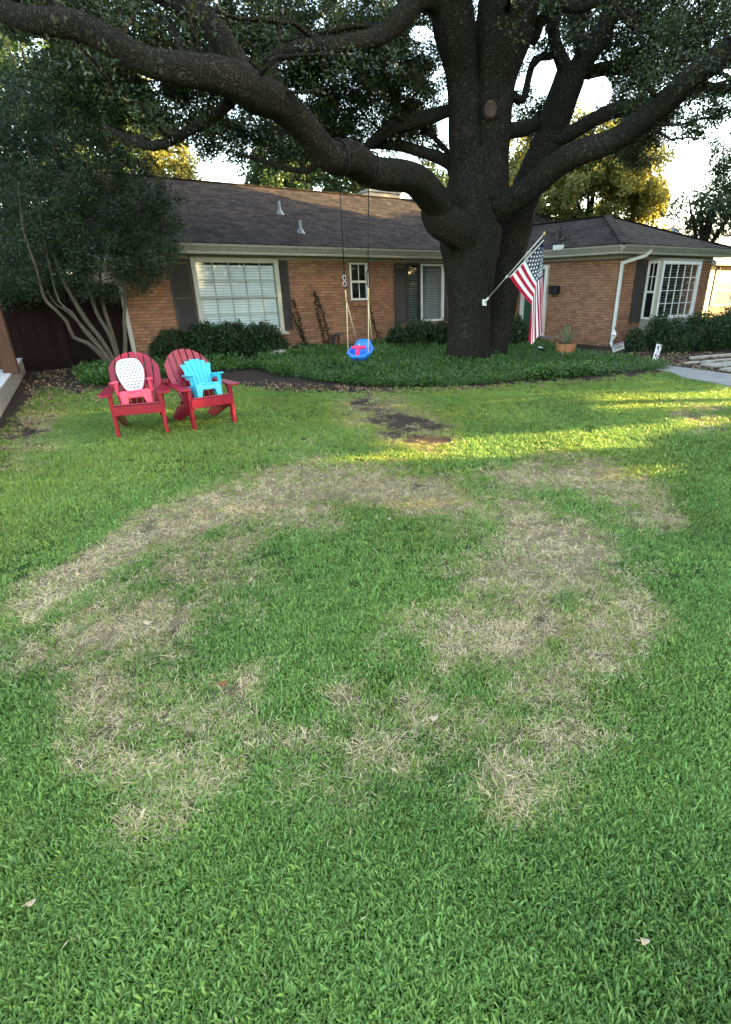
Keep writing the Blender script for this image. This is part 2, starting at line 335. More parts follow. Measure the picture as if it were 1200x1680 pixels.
def ground_mesh():
    def axis(lo, hi, st, far):
        a = list(np.arange(lo, hi+1e-6, st)); out = [lo-far, lo-far*.3, lo-far*.08, lo-4]+a+[hi+4, hi+far*.08, hi+far*.3, hi+far]; return np.array(out)
    xs = axis(-11, 11, .09, 500); ys = axis(-2, 17, .09, 600)
    X, Y = np.meshgrid(xs, ys); x = X.ravel(); y = Y.ravel()
    z = vnoise_fast(x, y, 2.0, 5)*.012+vnoise_fast(x, y, .5, 6)*.03
    z[(np.abs(x) > 10.9) | (y > 16.9) | (y < -1.9)] = 0
    d, s = dry_at(x, y); px, py = prj(np.stack([x, y, 0*x], 1))
    vis = (y > .3)
    bed = (poly_mask(px, py, SOILBED) | poly_mask(px, py, BED) | poly_mask(px, py, MULCHR)) & vis
    s = np.where(bed, 1, s)*vis; d = d*vis
    nx, ny = len(xs), len(ys); ii = np.arange((ny-1)*(nx-1)); r = ii//(nx-1); c = ii % (nx-1)
    fs = np.stack([r*nx+c, r*nx+c+1, (r+1)*nx+c+1, (r+1)*nx+c], 1)
    me = bpy.data.meshes.new('ground'); me.from_pydata(np.stack([x, y, z], 1).tolist(), [], fs.tolist())
    for nm, v in (('dry', d), ('soil', s)):
        a = me.attributes.new(nm, 'FLOAT', 'POINT'); a.data.foreach_set('value', v.astype(np.float32))
    me.polygons.foreach_set('use_smooth', [True]*len(me.polygons))
    m = bpy.data.materials.new('lawn_soil'); m.use_nodes = True; n = m.node_tree.nodes; l = m.node_tree.links; b = n['Principled BSDF']
    b.inputs['Roughness'].default_value = .95; b.inputs['Specular IOR Level'].default_value = .1
    tc = n.new('ShaderNodeTexCoord')
    def nz(s, det=6):
        q = n.new('ShaderNodeTexNoise'); q.inputs['Scale'].default_value = s; q.inputs['Detail'].default_value = det; q.inputs['Roughness'].default_value = .7; l.new(tc.outputs['Object'], q.inputs['Vector']); return q
    def mix(f, a, c):
        q = n.new('ShaderNodeMix'); q.data_type = 'RGBA'
        for sck, v in ((0, f), (6, a), (7, c)):
            if isinstance(v, tuple): q.inputs[sck].default_value = (*v, 1)
            else: l.new(v, q.inputs[sck])
        return q.outputs[2]
    def rng_(o, a, c):
        q = n.new('ShaderNodeMapRange'); q.inputs[1].default_value = a; q.inputs[2].default_value = c; l.new(o, q.inputs[0]); return q.outputs[0]
    f1 = rng_(nz(55).outputs[0], .35, .65); f2 = rng_(nz(130).outputs[0], .35, .65)
    green = mix(f1, (.024, .048, .012), (.06, .105, .026)); tan = mix(f2, (.085, .060, .038), (.34, .25, .145)); soil = mix(f1, (.026, .018, .014), (.085, .060, .045))
    ad = n.new('ShaderNodeAttribute'); ad.attribute_name = 'dry'; as_ = n.new('ShaderNodeAttribute'); as_.attribute_name = 'soil'
    c = mix(rng_(ad.outputs['Fac'], .1, .7), green, tan); c = mix(rng_(as_.outputs['Fac'], .2, .75), c, soil)
    l.new(c, b.inputs['Base Color'])
    bp = n.new('ShaderNodeBump'); bp.inputs['Strength'].default_value = .8; bp.inputs['Distance'].default_value = .03; l.new(nz(90).outputs[0], bp.inputs['Height']); l.new(bp.outputs[0], b.inputs['Normal'])
    me.materials.append(m); o = link_mesh('ground', me)
    tag(o, 'lawn soil of the front yard with worn patches', kind='structure')
ground_mesh()

def flat_sheet(name, poly, z, m, thick=.03, label=None, kind='structure'):
    pts = [G(*p) for p in poly]; mb = MB(); n = len(pts)
    vs = [(p[0], p[1], z) for p in pts]+[(p[0], p[1], z-thick-.05) for p in pts]
    mb.add(vs, [tuple(range(n))]+[(i, (i+1) % n, n+(i+1) % n, n+i) for i in range(n)])
    o = mb.build(name, m); tag(o, label, kind=kind); return o
flat_sheet('walkway', [(930, 577), (960, 581), (1068, 597), (1100, 602), (1200, 616), (1420, 646), (1420, 676), (1200, 635), (1120, 620), (1096, 611), (1040, 602), (960, 590), (925, 584)], .03, CONCRETE,
           label='pale concrete path running past the planting bed')

# ------------------------------------------------------------------ HOUSE
house = empty('brick_house', HO, HOUSE_YAW)
tag(house, 'single-storey tan brick ranch house with dark shingle roof', 'house')
WX, WY = 8.43, -4.66            # wing corner
SOF = 2.44
EAVE = 2.75
BV = []                          # bricks: (centre, length, axis 'x'|'y', facing)
def brick_field(u0, u1, z0, z1, holes):
    out = []; ch = .0775; nrow = int((z1-z0)/ch)
    for r in range(nrow):
        z = z0+(r+.5)*ch; off = .105 if r % 2 else 0; u = u0-off
        while u < u1:
            a, b = max(u, u0), min(u+.2, u1); segs = [(a, b)]
            for h0, h1, hz0, hz1 in holes:
                if hz0-.03 < z < hz1+.03:
                    ns = []
                    for p, q in segs:
                        if q <= h0 or p >= h1: ns.append((p, q)); continue
                        if p < h0: ns.append((p, h0))
                        if q > h1: ns.append((h1, q))
                    segs = ns
            for p, q in segs:
                if q-p > .03: out.append(((p+q)/2, z, q-p))
            u += .21
    return out
def add_wall(axis, const, sgn, u0, u1, z0, z1, holes):
    # sgn: outward direction along the constant axis
    for u, z, L in brick_field(u0, u1, z0, z1, holes):
        d = random.uniform(.006, .012)
        BV.append((axis, const+sgn*d/2, u, z, L, d))
    mb = MB()
    us = sorted({u0, u1, *[h for q in holes for h in q[:2] if u0 < h < u1]}); zs = sorted({z0-.3, z1, *[h for q in holes for h in q[2:] if z0 < h < z1]})
    for a, b in zip(us[:-1], us[1:]):
        for c, d in zip(zs[:-1], zs[1:]):
            mu, mz = (a+b)/2, (c+d)/2
            if any(h0 < mu < h1 and q0 < mz < q1 for h0, h1, q0, q1 in holes): continue
            if axis == 'x': mb.box((mu, const-sgn*.1, mz), (b-a, .2, d-c))
            else: mb.box((const-sgn*.1, mu, mz), (.2, b-a, d-c))
    mb.build('wall', MORTAR, house)
W1 = (-2.28, -.03, .62, 2.46); SW = (2.19, 2.81, 1.37, 2.40); W2 = (4.22, 5.67, .66, 2.39)
BAY = (9.78, 11.9, .60, SOF-.01); BAYD = .52
DOOR = (-1.95, -.95, .15, 2.2)
add_wall('x', 0, -1, -3.9, WX-.005, -.05, SOF, [W1, SW, W2])
add_wall('y', WX, -1, WY+.012, 0, -.1, SOF-.02, [DOOR])
add_wall('x', WY, -1, WX, BAY[0], -.1, SOF-.02, []); add_wall('x', WY, -1, BAY[1], 13.35, -.1, SOF-.02, [])
mb = MB(); mb.box((-3.8, 4.35, 1.3), (.2, 8.2, 2.8)); mb.box((13.25, 1.8, 1.3), (.2, 12.5, 2.8)); mb.box((4.7, 8.4, 1.3), (16.8, .2, 2.8)); mb.build('rear_wall', MORTAR, house)
# bricks: the 300 largest in view as parts, the rest one part
def brick_world(b):
    ax, c, u, z, L, d = b; return HL(u, c, z) if ax == 'x' else HL(c, u, z)
def brick_score(b):
    p = brick_world(b); px, py = prj(p)
    if not (0 < px < 1200): return 1e9
    u, z = b[2], b[3]
    if b[0] == 'x' and b[1] > -1:
        if z < .75 and u < .5: return 1e9          # behind the hedge
        if u < -2.3 and (u > -2.85 or z > 1.55): return 1e9
        if u > 5.6: return 1e9
        if z < .3: return 1e9
    if b[0] == 'y' and u > -2.3: return 1e9
    return np.linalg.norm(p-CAM)
BV.sort(key=brick_score)
def brick_dims(b): return (b[4], b[5], .061) if b[0] == 'x' else (b[5], b[4], .061)
BC = {}
for b in BV[:300]:
    k = (b[0], round(b[4], 2), round(b[5], 3))
    if k not in BC: BC[k] = MB().box((0, 0, 0), (k[1], k[2], .061) if k[0] == 'x' else (k[2], k[1], .061)).mesh('brick', BRICK)
    o = link_mesh('brick', BC[k], house)
    o.location = (b[2], b[1], b[3]) if b[0] == 'x' else (b[1], b[2], b[3])
    o.rotation_euler = (0, random.gauss(0, .004), 0) if b[0] == 'x' else (random.gauss(0, .004), 0, 0)
mb = MB()
for b in BV[300:]: mb.box((b[2], b[1], b[3]) if b[0] == 'x' else (b[1], b[2], b[3]), brick_dims(b))
tag(mb.build('bricks', BRICK, house), kind='stuff')
# rowlock sill under the small window
for i in range(7):
    o = MB().box((0, 0, 0), (.075, .10, .12)).build('sill_brick', BRICK, house); o.location = (SW[0]+.05+i*.088, -.03, SW[2]-.09); o.rotation_euler = (.15, 0, 0)

def window(x0, x1, z0, z1, y, cols, rows, fw=.09, thick=None, proud=.03, blind=True, parent=house, mframe=TRIM, name='window', mm=TRIM, depth=.12, slat=.05, tilt=.5, muntin=.022, bm=None):
    mb = MB(); yy = y-proud
    fd = depth
    mb.box(((x0+x1)/2, yy+fd/2, z1-fw/2), (x1-x0, fd, fw)); mb.box(((x0+x1)/2, yy+fd/2, z0+fw/2), (x1-x0, fd, fw))
    for xx in (x0+fw/2, x1-fw/2): mb.box((xx, yy+fd/2, (z0+z1)/2), (fw, fd-.004, z1-z0-2*fw+.004))
    w = mb.build(name, mframe, parent, bevel=.006)
    ix0, ix1, iz0, iz1 = x0+fw, x1-fw, z0+fw, z1-fw
    mb = MB(); mb.box(((ix0+ix1)/2, yy+.06, (iz0+iz1)/2), (ix1-ix0, .006, iz1-iz0)); mb.build('pane', GLASS, w)
    for i in range(1, cols):
        xx = ix0+(ix1-ix0)*i/cols; MB().box((xx, yy+.042, (iz0+iz1)/2), (muntin, .022, iz1-iz0)).build('muntin', mm, w)
    for j in range(1, rows):
        zz = iz0+(iz1-iz0)*j/rows; t = muntin
        if thick and j in thick: t = .06
        MB().box(((ix0+ix1)/2, yy+.040, zz), (ix1-ix0, .024, t)).build('muntin' if t < .05 else 'meeting_rail', mm, w)
    if blind:
        mb = MB(); n = int((iz1-iz0)/slat)
        for k in range(n):
            zz = iz0+(k+.5)*slat; mb.box(((ix0+ix1)/2, yy+.13, zz), (ix1-ix0-.02, slat*.96, .003), (tilt+random.gauss(0, .03), 0, 0))
        mb.build('blind', bm or BLIND, w)
    MB().box(((ix0+ix1)/2, yy+1.1, (iz0+iz1)/2), (ix1-ix0+.1, .02, iz1-iz0+.1)).build('room_backing', DARK, w)  # near-black sheet, the unlit room's darkness put into its colour
    return w
window(W1[0], W1[1], W1[2], W1[3], 0, 5, 4, fw=.11, thick=(2,), proud=.17, depth=.26, tilt=1.15, mm=mat('window_bar', (.30, .33, .33), .6, .06, 6), slat=.068)
w = MB().box(((W1[0]+W1[1])/2, -.19, W1[2]-.03), (W1[1]-W1[0]+.1, .30, .06)).build('window_sill', TRIM, house)
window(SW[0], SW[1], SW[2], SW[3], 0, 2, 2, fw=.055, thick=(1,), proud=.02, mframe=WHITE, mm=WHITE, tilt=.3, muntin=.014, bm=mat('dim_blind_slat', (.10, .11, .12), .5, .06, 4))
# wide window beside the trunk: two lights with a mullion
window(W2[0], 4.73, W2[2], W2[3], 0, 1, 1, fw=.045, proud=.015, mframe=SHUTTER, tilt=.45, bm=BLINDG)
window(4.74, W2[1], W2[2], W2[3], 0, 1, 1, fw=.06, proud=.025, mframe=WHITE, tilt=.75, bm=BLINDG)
# bay window on the wing
bay = MB(); bx0, bx1, bz0, bz1 = BAY; by = WY-BAYD
bay.box(((bx0+bx1)/2, by+BAYD/2, .36), (bx1-bx0-.02, BAYD-.02, .72)); MB().box(((bx0+bx1)/2, by+BAYD/2, bz1-.03), (bx1-bx0+.02, BAYD, .06)).build('bay_head', SOFFIT, house)
bayo = bay.build('bay_base', SOFFIT, house)
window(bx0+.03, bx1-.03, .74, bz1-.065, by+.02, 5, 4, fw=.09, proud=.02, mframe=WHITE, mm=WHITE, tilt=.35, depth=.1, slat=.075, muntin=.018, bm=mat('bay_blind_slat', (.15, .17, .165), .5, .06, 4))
def side_window():
    y0, y1 = by+.105, WY-.02; x = bx0
    mb = MB(); fw = .06
    z0, z1 = .74, bz1-.065; zm = z0+(z1-z0)*.48
    for yy in (y0+fw/2, y1-fw/2): mb.box((x+.02, yy, (z0+z1)/2), (.08, fw, z1-z0))
    for zz in (z0+fw/2, z1-fw/2, zm): mb.box((x+.02, (y0+y1)/2, zz), (.076, y1-y0-2*fw, fw))
    w = mb.build('side_window', WHITE, house)
    MB().box((x+.03, (y0+y1)/2, (z0+z1)/2), (.006, y1-y0-.1, z1-z0-.1)).build('pane', GLASS, w)
    MB().box((x+.016, (y0+y1)/2, (zm+z1)/2), (.02, .018, z1-zm-.08)).build('muntin', WHITE, w)
    MB().box((x+.016, (y0+y1)/2, (zm+z1)/2), (.018, y1-y0-.1, .018)).build('muntin', WHITE, w)
side_window()
MB().box((bx0+.06, by+.055, (.74+bz1-.065)/2), (.13, .09, bz1-.065-.74)).build('bay_post', TRIM, house)
# shutters
def shutter(x0, x1, z0, z1, y, m=SHUTTER):
    mb = MB(); s = .05
    for xx in (x0+s/2, x1-s/2): mb.box((xx, y-.02, (z0+z1)/2), (s, .035, z1-z0))
    for zz in (z0+s/2, z1-s/2, (z0+z1)/2): mb.box(((x0+x1)/2, y-.02, zz), (x1-x0-2*s, .034, s*1.3))
    o = mb.build('shutter', m, house); lv = MB(); n = int((z1-z0-.1)/.045)
    for k in range(n): lv.box(((x0+x1)/2, y-.016, z0+.06+k*.045), (x1-x0-2*s, .006, .045), (-.5, 0, 0))
    lv.build('louvre', m, o)
shutter(-2.80, -2.30, .62, 2.42, -.012); shutter(-.15, .28, .64, 2.42, -.012)
shutter(3.72, 4.20, .66, 2.38, -.012); shutter(5.70, 6.18, .66, 2.38, -.012)
shutter(9.22, 9.75, .66, 2.39, WY-.012)
# door on the wing side
mb = MB(); dm = (DOOR[0]+DOOR[1])/2
for yy in (DOOR[0]-.02, DOOR[1]+.02): mb.box((WX-.02, yy, 1.15), (.12, .12, 2.2))
mb.box((WX-.02, dm, 2.28), (.118, 1.2, .12)); mb.build('door_frame', WHITE, house)
d = MB().box((WX+.03, dm, 1.15), (.05, .94, 2.1)).build('door', GREENDOOR, house)
for zz in (.6, 1.5):
    for yy in (-.22, .22): MB().box((WX+.003, dm+yy, zz), (.012, .3, .6)).build('door_panel', GREENDOOR, d)
# fascia, soffit, gutters
def eave_run(p0, p1, out, fascia_z=EAVE, m=GUTTER):
    p0 = np.array(p0); p1 = np.array(p1); L = np.linalg.norm(p1-p0); t = (p1-p0)/L; o = np.array(out, float)
    mb = MB(); prof = [(0, -.02), (.005, -.13), (.05, -.145), (.075, -.10), (.115, -.05), (.125, -.005), (.118, -.005), (.10, -.03), (.012, -.03)]
    vs = []
    for e in (p0, p1):
        for a, z in prof: vs.append((e[0]+o[0]*a, e[1]+o[1]*a, fascia_z+z))
    n = len(prof); mb.add(vs, [(i, (i+1) % n, n+(i+1) % n, n+i) for i in range(n)]+[tuple(range(n)), tuple(range(2*n-1, n-1, -1))])
    mb.build('gutter', m, house)
    c = (p0+p1)/2; mb = MB(); sz = (L, .025, .17) if abs(t[0]) > .5 else (.025, L, .17)
    mb.box((c[0]-o[0]*.014, c[1]-o[1]*.014, fascia_z-.12), sz); mb.build('fascia', TRIM, house)
EO = .5; WEO = .42
eave_run((-4.3, -EO), (WX-WEO, -EO), (0, -1)); eave_run((WX-WEO, -EO-.13), (WX-WEO, WY-WEO), (-1, 0)); eave_run((WX-WEO-.12, WY-WEO), (13.75, WY-WEO), (0, -1))
mb = MB(); mb.box((1.85, -EO/2-.006, SOF+.10), (12.3, EO-.014, .03)); mb.build('soffit', SOFFIT, house)
mb = MB(); mb.box((WX-WEO/2-.006, WY/2, SOF+.101), (WEO-.012, -WY-.3, .03)); mb.box((WX+2.45, WY-WEO/2-.006, SOF+.10), (5.75, WEO-.014, .03)); mb.build('soffit', SOFFIT, house)
mb = MB(); mb.box((1.85, -.018, SOF+.04), (12.0, .03, .10)); mb.build('frieze_board', SOFFIT, house)
mb = MB(); mb.box((WX-.02, WY/2, SOF+.04), (.03, -WY, .11)); mb.box((WX+2.45, WY-.02, SOF+.04), (4.9, .03, .11)); mb.build('frieze_board', SOFFIT, house)
# roof decks and shingles
RZ = 4.73; RY = 4.2; SL = (RZ-EAVE)/(RY+EO); RX1 = 13.9
AX, AY, AZ = WX-WEO+3.0, -2.05, EAVE+ (3.0)*.36
roof_faces = []
def deck(mb, vs, t=.04):
    n = len(vs); mb.add([Vector(v) for v in vs]+[Vector(v)-Vector((0, 0, t)) for v in vs], [tuple(range(n)), tuple(range(2*n-1, n-1, -1))]+[(i, (i+1) % n, n+(i+1) % n, n+i) for i in range(n)])
mb = MB()
A0, A1 = (-4.35, -EO-.03, EAVE), (RX1+(RY+EO), -EO-.03, EAVE)
deck(mb, [A0, A1, (RX1, RY, RZ), (-4.35, RY, RZ)]); deck(mb, [(-4.35, RY, RZ), (RX1, RY, RZ), (RX1+4.7, 8.9, EAVE), (-4.35, 8.9, EAVE)]); deck(mb, [A1, (RX1+4.7, 8.9, EAVE), (RX1, RY, RZ)])
wxl, wxr = WX-WEO-.03, 13.78; wyf = WY-WEO-.03; wsl = .36
wridge_y = RY - (RZ-AZ)/SL
deck(mb, [(wxl, wyf, EAVE), (AX, AY, AZ), (AX, wridge_y, AZ), (wxl, -EO+.0, EAVE)]); deck(mb, [(wxl, wyf, EAVE), (wxr, wyf, EAVE), (AX, AY, AZ)]); deck(mb, [(wxr, wyf, EAVE), (wxr, -EO, EAVE), (AX, wridge_y, AZ), (AX, AY, AZ)])
mb.build('roof', SHINGLE, house)
TABS = []   # (origin, udir, vdir(up slope), normal, width)
def shingle_slope(p0, u, v, ulen, vlen, clip):
    p0 = Vector(p0); u = Vector(u).normalized(); v = Vector(v).normalized(); n = u.cross(v)
    if n.z < 0: n = -n
    ex = .145; rows = int(vlen/ex)+1
    for r in range(rows):
        a = -random.random()*.3
        while a < ulen:
            wd = random.uniform(.20, .34); m = a+wd/2
            if clip(m, r*ex+.07): TABS.append((p0+u*m+v*(r*ex), u, v, n, wd-.012, random.uniform(.012, .018)))
            a += wd
sv = Vector((0, 1, SL)); svl = sv.length*(RY+EO)
shingle_slope((-4.35, -EO-.05, EAVE+.002), (1, 0, 0), (0, 1, SL), RX1+4.35+4.7, svl, lambda a, b: a < RX1+4.35+4.7*(1-b/svl) and not (a-4.35 > wxl+.15 and b/svl*(RY+EO)-EO < (min(a-4.35, 2*AX-(a-4.35))-wxl)*wsl/SL-EO - .05))
fl = math.hypot(1, wsl)
fsl = (AZ-EAVE)/(AY-wyf)
shingle_slope((wxl, wyf-.02, EAVE+.002), (1, 0, 0), (0, 1, fsl), wxr-wxl, math.hypot(1, fsl)*(AY-wyf), lambda a, b: (AX-wxl)*(b/(math.hypot(1, fsl)*(AY-wyf))) < a < (wxr-wxl)-(wxr-AX)*(b/(math.hypot(1, fsl)*(AY-wyf))))
lsl = (AZ-EAVE)/(AX-wxl); lh = math.hypot(1, lsl)
shingle_slope((wxl-.02, wyf, EAVE+.002), (0, 1, 0), (1, 0, lsl), wridge_y-wyf, lh*(AX-wxl), lambda a, b: a > (AY-wyf)*(b/(lh*(AX-wxl))) and a < (-EO-wyf)+(wridge_y+EO)*(b/(lh*(AX-wxl))))
def tab_box(mb, t):
    o, u, v, n, wd, th = t; c = o+v*.085+n*(th*.5+.004)
    rm = Matrix((u, v, n)).transposed()
    mb.box(c, (wd, .165, th), rm)
def tab_score(t):
    p = HL(*t[0]); px, py = prj(p)
    if not (230 < px < 1200): return 1e9
    if 690 < px < 900: return 1e9
    return np.linalg.norm(p-CAM)
TABS.sort(key=tab_score)
TC = {}
for t in TABS[:300]:
    k = round(t[4], 2)
    if k not in TC: TC[k] = MB().box((0, 0, 0), (k, .165, .014)).mesh('shingle', SHINGLE)
    o = link_mesh('shingle', TC[k], house); o.matrix_local = Matrix.Translation(t[0]+t[2]*.085+t[3]*(t[5]*.5+.004)) @ Matrix((t[1], t[2], t[3])).transposed().to_4x4()
mb = MB()
for t in TABS[300:]: tab_box(mb, t)
tag(mb.build('shingles', SHINGLE, house), kind='stuff')
# ridge and hip caps
mb = MB()
def caps(p0, p1):
    p0, p1 = Vector(p0), Vector(p1); n = int((p1-p0).length/.2); d = (p1-p0).normalized()
    for i in range(n):
        c = p0+d*(.2*i+.1)+Vector((0, 0, .02+.006*(i % 2))); mb.beam(c-d*.12, c+d*.12, .26, .02)
caps((-4.35, RY, RZ+.01), (RX1, RY, RZ+.01)); caps((RX1, RY, RZ), (RX1+4.7, -EO, EAVE+.01)); caps((AX, AY, AZ+.01), (AX, wridge_y, AZ+.01)); caps((wxl, wyf, EAVE+.015), (AX, AY, AZ+.015)); caps((wxr, wyf, EAVE+.015), (AX, AY, AZ+.015))
mb.build('ridge_cap', SHINGLE, house)
# gable end trim at the left
mb = MB(); mb.add([(-3.9, 0, SOF), (-3.9, 8.4, SOF), (-3.9, RY, RZ-.1), (-3.7, 0, SOF), (-3.7, 8.4, SOF), (-3.7, RY, RZ-.1)], [(0, 1, 2), (5, 4, 3), (0, 2, 5, 3), (1, 4, 5, 2)]); mb.build('gable_wall', TRIM, house)
# downspouts
def downspout(pts, r=.042):
    mb = MB()
    for a, b in zip(pts[:-1], pts[1:]): mb.beam(a, b, .085, .06, up=(0, 1, .01))
    for p in pts[1:-1]: mb.box(p, (.088, .066, .07))
    return mb.build('downspout', WHITE if pts[0][0] > 5 else TRIM, house)
downspout([(WX+.72, WY-WEO-.06, EAVE-.12), (WX+.60, WY-WEO+.02, SOF+.06), (WX+.06, WY-.06, SOF-.13), (WX+.04, WY-.06, .12), (WX-.1, WY-.2, 0)])
downspout([(-3.95, -EO-.05, EAVE-.12), (-3.93, -EO+.05, SOF), (-3.92, -.06, SOF-.2), (-3.92, -.06, .05)])
# roof vents
for i, (px, py, hh) in enumerate(((460, 353, .36), (494, 384, .34))):
    n = np.array([0, -SL, 1.]); d = ray(px, py); dl = np.array([d @ DX, d @ DY, d[2]]); c = to_house(CAM); p0 = np.array([0, -EO, EAVE]); q = c+dl*(((p0-c) @ n)/(dl @ n))
    mb = MB(); mb.lathe([(.035, -.05), (.035, hh), (.028, hh), (.028, hh-.05)], 12)
    v = mb.build('roof_vent', GALV, house); v.location = q
    fl_ = MB().lathe([(.13, .0), (.115, .03), (.05, .14), (.036, .16)], 14).build('vent_flashing', GALV, v)
    MB().box((0, 0, .01), (.34, .36, .012), (math.atan(SL), 0, 0)).build('vent_base', GALV, v)
# chimney
q0 = hplane(606, 331, 5.6); q1 = hplane(657, 331, 5.6); qt = hplane(630, 316, 5.6)
ch = MB().box(((q0[0]+q1[0])/2, 5.9, qt[2]/2+1.6), (q1[0]-q0[0], .6, qt[2]-3.2)).build('chimney', CHIM, house)
MB().box(((q0[0]+q1[0])/2, 5.9, qt[2]+.03), (q1[0]-q0[0]+.1, .7, .07)).build('chimney_cap', CONCRETE, ch)
MB().box(((q0[0]+q1[0])/2-.1, 5.9, qt[2]+.14), (.5, .4, .14)).build('flue', DARK, ch)
# porch step
st = empty('porch_step', HL(7.0, -2.3, 0), HOUSE_YAW); tag(st, 'low shaded brick porch step behind the flag beside the wing', 'step')
MB().box((-.2, .9, .07), (3.2, 2.6, .16)).build('slab', CONCRETE, st)
for i in range(15): o = MB().box((-1.7+i*.21, -.46, .07), (.2, .1, .15)).build('brick', BRICK, st)
# mailbox
a = hplane(905, 469, WX, DX) if False else None
def side_pt(px, py):
    d = ray(px, py); p0 = HL(WX, 0); return to_house(CAM+d*(((p0-CAM) @ DX)/(d @ DX)))
a, b_ = side_pt(905, 469), side_pt(920, 484); mc = (a+b_)/2
mbx = empty('mailbox', HL(WX-.014, mc[1], mc[2]-.1), HOUSE_YAW); tag(mbx, 'black wall mailbox on the brick wing beside the flag', 'mailbox')
mb = MB(); mb.box((-.07, 0, .1), (.13, .36, .22)); mb.build('body', BLACK, mbx, bevel=.01)
MB().box((-.075, 0, .225), (.15, .38, .02), (0, .15, 0)).build('lid', BLACK, mbx)
mb = MB()
for yy in (-.08, .08): mb.tube([(-.03, yy, 0), (-.04, yy, -.07), (-.09, yy, -.09), (-.12, yy, -.05)], .008, 6)
mb.build('newspaper_hook', BLACK, mbx)
# planter box on the gutter with twigs
gq = hplane(917, 412, WX-WEO-.1, DX) if False else None
d = ray(916, 411); p0 = HL(WX-WEO-.07, 0); gq = to_house(CAM+d*(((p0-CAM) @ DX)/(d @ DX)))
pb = empty('gutter_box', HL(gq[0], gq[1], EAVE-.02), HOUSE_YAW); tag(pb, 'small white box on the wing gutter with leafy twigs above it', 'box')
MB().box((0, 0, .06), (.12, .34, .13)).build('box', WHITE, pb, bevel=.008)

# ------------------------------------------------------------------ LEAVES
def leaf_mesh(name, c, size, m, elong=2.2, up=0.0, droop=None, jitter=.35):
    c = np.asarray(c, float); N = len(c); sz = (size*(1+jitter*(rng.random(N)*2-1)))[:, None] if np.isscalar(size) else (np.asarray(size))[:, None]
    ax = rng.normal(size=(N, 3)); 
    if droop is not None: ax[:, 2] = ax[:, 2]*.6-droop
    ax /= np.linalg.norm(ax, axis=1)[:, None]
    nm = rng.normal(size=(N, 3)); nm[:, 2] += up
    nm -= ax*(nm*ax).sum(1)[:, None]; nm /= np.linalg.norm(nm, axis=1)[:, None]+1e-9
    sd = np.cross(ax, nm); w = sz/elong/2
    v = np.empty((N, 4, 3)); v[:, 0] = c-ax*sz/2; v[:, 2] = c+ax*sz/2; v[:, 1] = c+sd*w+nm*w*.45-ax*sz*.05; v[:, 3] = c-sd*w+nm*w*.45-ax*sz*.05
    me = bpy.data.meshes.new(name); me.vertices.add(N*4); me.vertices.foreach_set('co', v.astype(np.float32).ravel())
    me.loops.add(N*4); me.polygons.add(N); me.loops.foreach_set('vertex_index', np.arange(N*4, dtype=np.int32))
    me.polygons.foreach_set('loop_start', np.arange(0, N*4, 4, dtype=np.int32))
    me.update(calc_edges=True); me.materials.append(m); return me
def clump_points(center, rad, n, flat=.8):
    v = rng.normal(size=(n, 3)); v /= np.linalg.norm(v, axis=1)[:, None]; r = rng.random(n)**.45
    return np.asarray(center)+v*r[:, None]*rad*np.array([1, 1, flat])
def lumps(center, rad, nl, per, lr, flat=.8):
    cs = clump_points(center, rad, nl, flat); return np.concatenate([clump_points(c, lr*random.uniform(.6, 1.3), int(per*random.uniform(.6, 1.4)), .8) for c in cs])

# leafy twigs above the gutter box
tb = MB(); tl = []
for i in range(7):
    a = Vector((random.uniform(-.03, .03), random.uniform(-.12, .12), .1)); b = a+Vector((random.uniform(0, .25), random.uniform(-.3, .3), random.uniform(.2, .5))); tb.tube([a, (a+b)/2+Vector((0, .04, .02)), b], .006, 5)
    for t in np.linspace(.3, 1, 9): tl.append(np.array(a+(b-a)*t)+rng.normal(size=3)*.05)
tb.build('twig', BARK, pb); link_mesh('leaves', leaf_mesh('leaves', np.array(tl), .09, STEMGREEN, 1.8), pb)

# ------------------------------------------------------------------ OAK
oak = empty('oak_tree', (P(772, 600, 13.5)[0], 13.5, 0)); tag(oak, 'huge old oak with forked dark trunk shading the yard', 'tree')
oak_off = Vector(oak.location)
def smooth_path(pts, rad, step=.12):
    pts = [np.asarray(p, float) for p in pts]; out = []; ro = []
    n = len(pts)
    for i in range(n-1):
        p0 = pts[max(i-1, 0)]; p1 = pts[i]; p2 = pts[i+1]; p3 = pts[min(i+2, n-1)]
        k = max(2, int(np.linalg.norm(p2-p1)/step))
        for j in range(k):
            t = j/k; out.append(.5*((2*p1)+(-p0+p2)*t+(2*p0-5*p1+4*p2-p3)*t*t+(-p0+3*p1-3*p2+p3)*t**3)); ro.append(rad[i]*(1-t)+rad[i+1]*t)
    out.append(pts[-1]); ro.append(rad[-1]); return out, ro
def bark_jit(amp, ridges, seed):
    def f(i, t, p):
        q = Vector((math.cos(t)*2.0, math.sin(t)*2.0, p.z*.9+seed)); a = noise.noise(q)*amp+noise.noise(Vector((p.x*1.3+seed, p.y*1.3, p.z*1.3)))*amp*1.3
        q2 = Vector((math.cos(t)*ridges, math.sin(t)*ridges, p.z*2.2+seed+3)); return 1+a+noise.noise(q2)*amp*.55+noise.noise(Vector((p.x*9, p.y*9, p.z*5)))*amp*.35
    return f
LIMBS = []; limb_paths = []
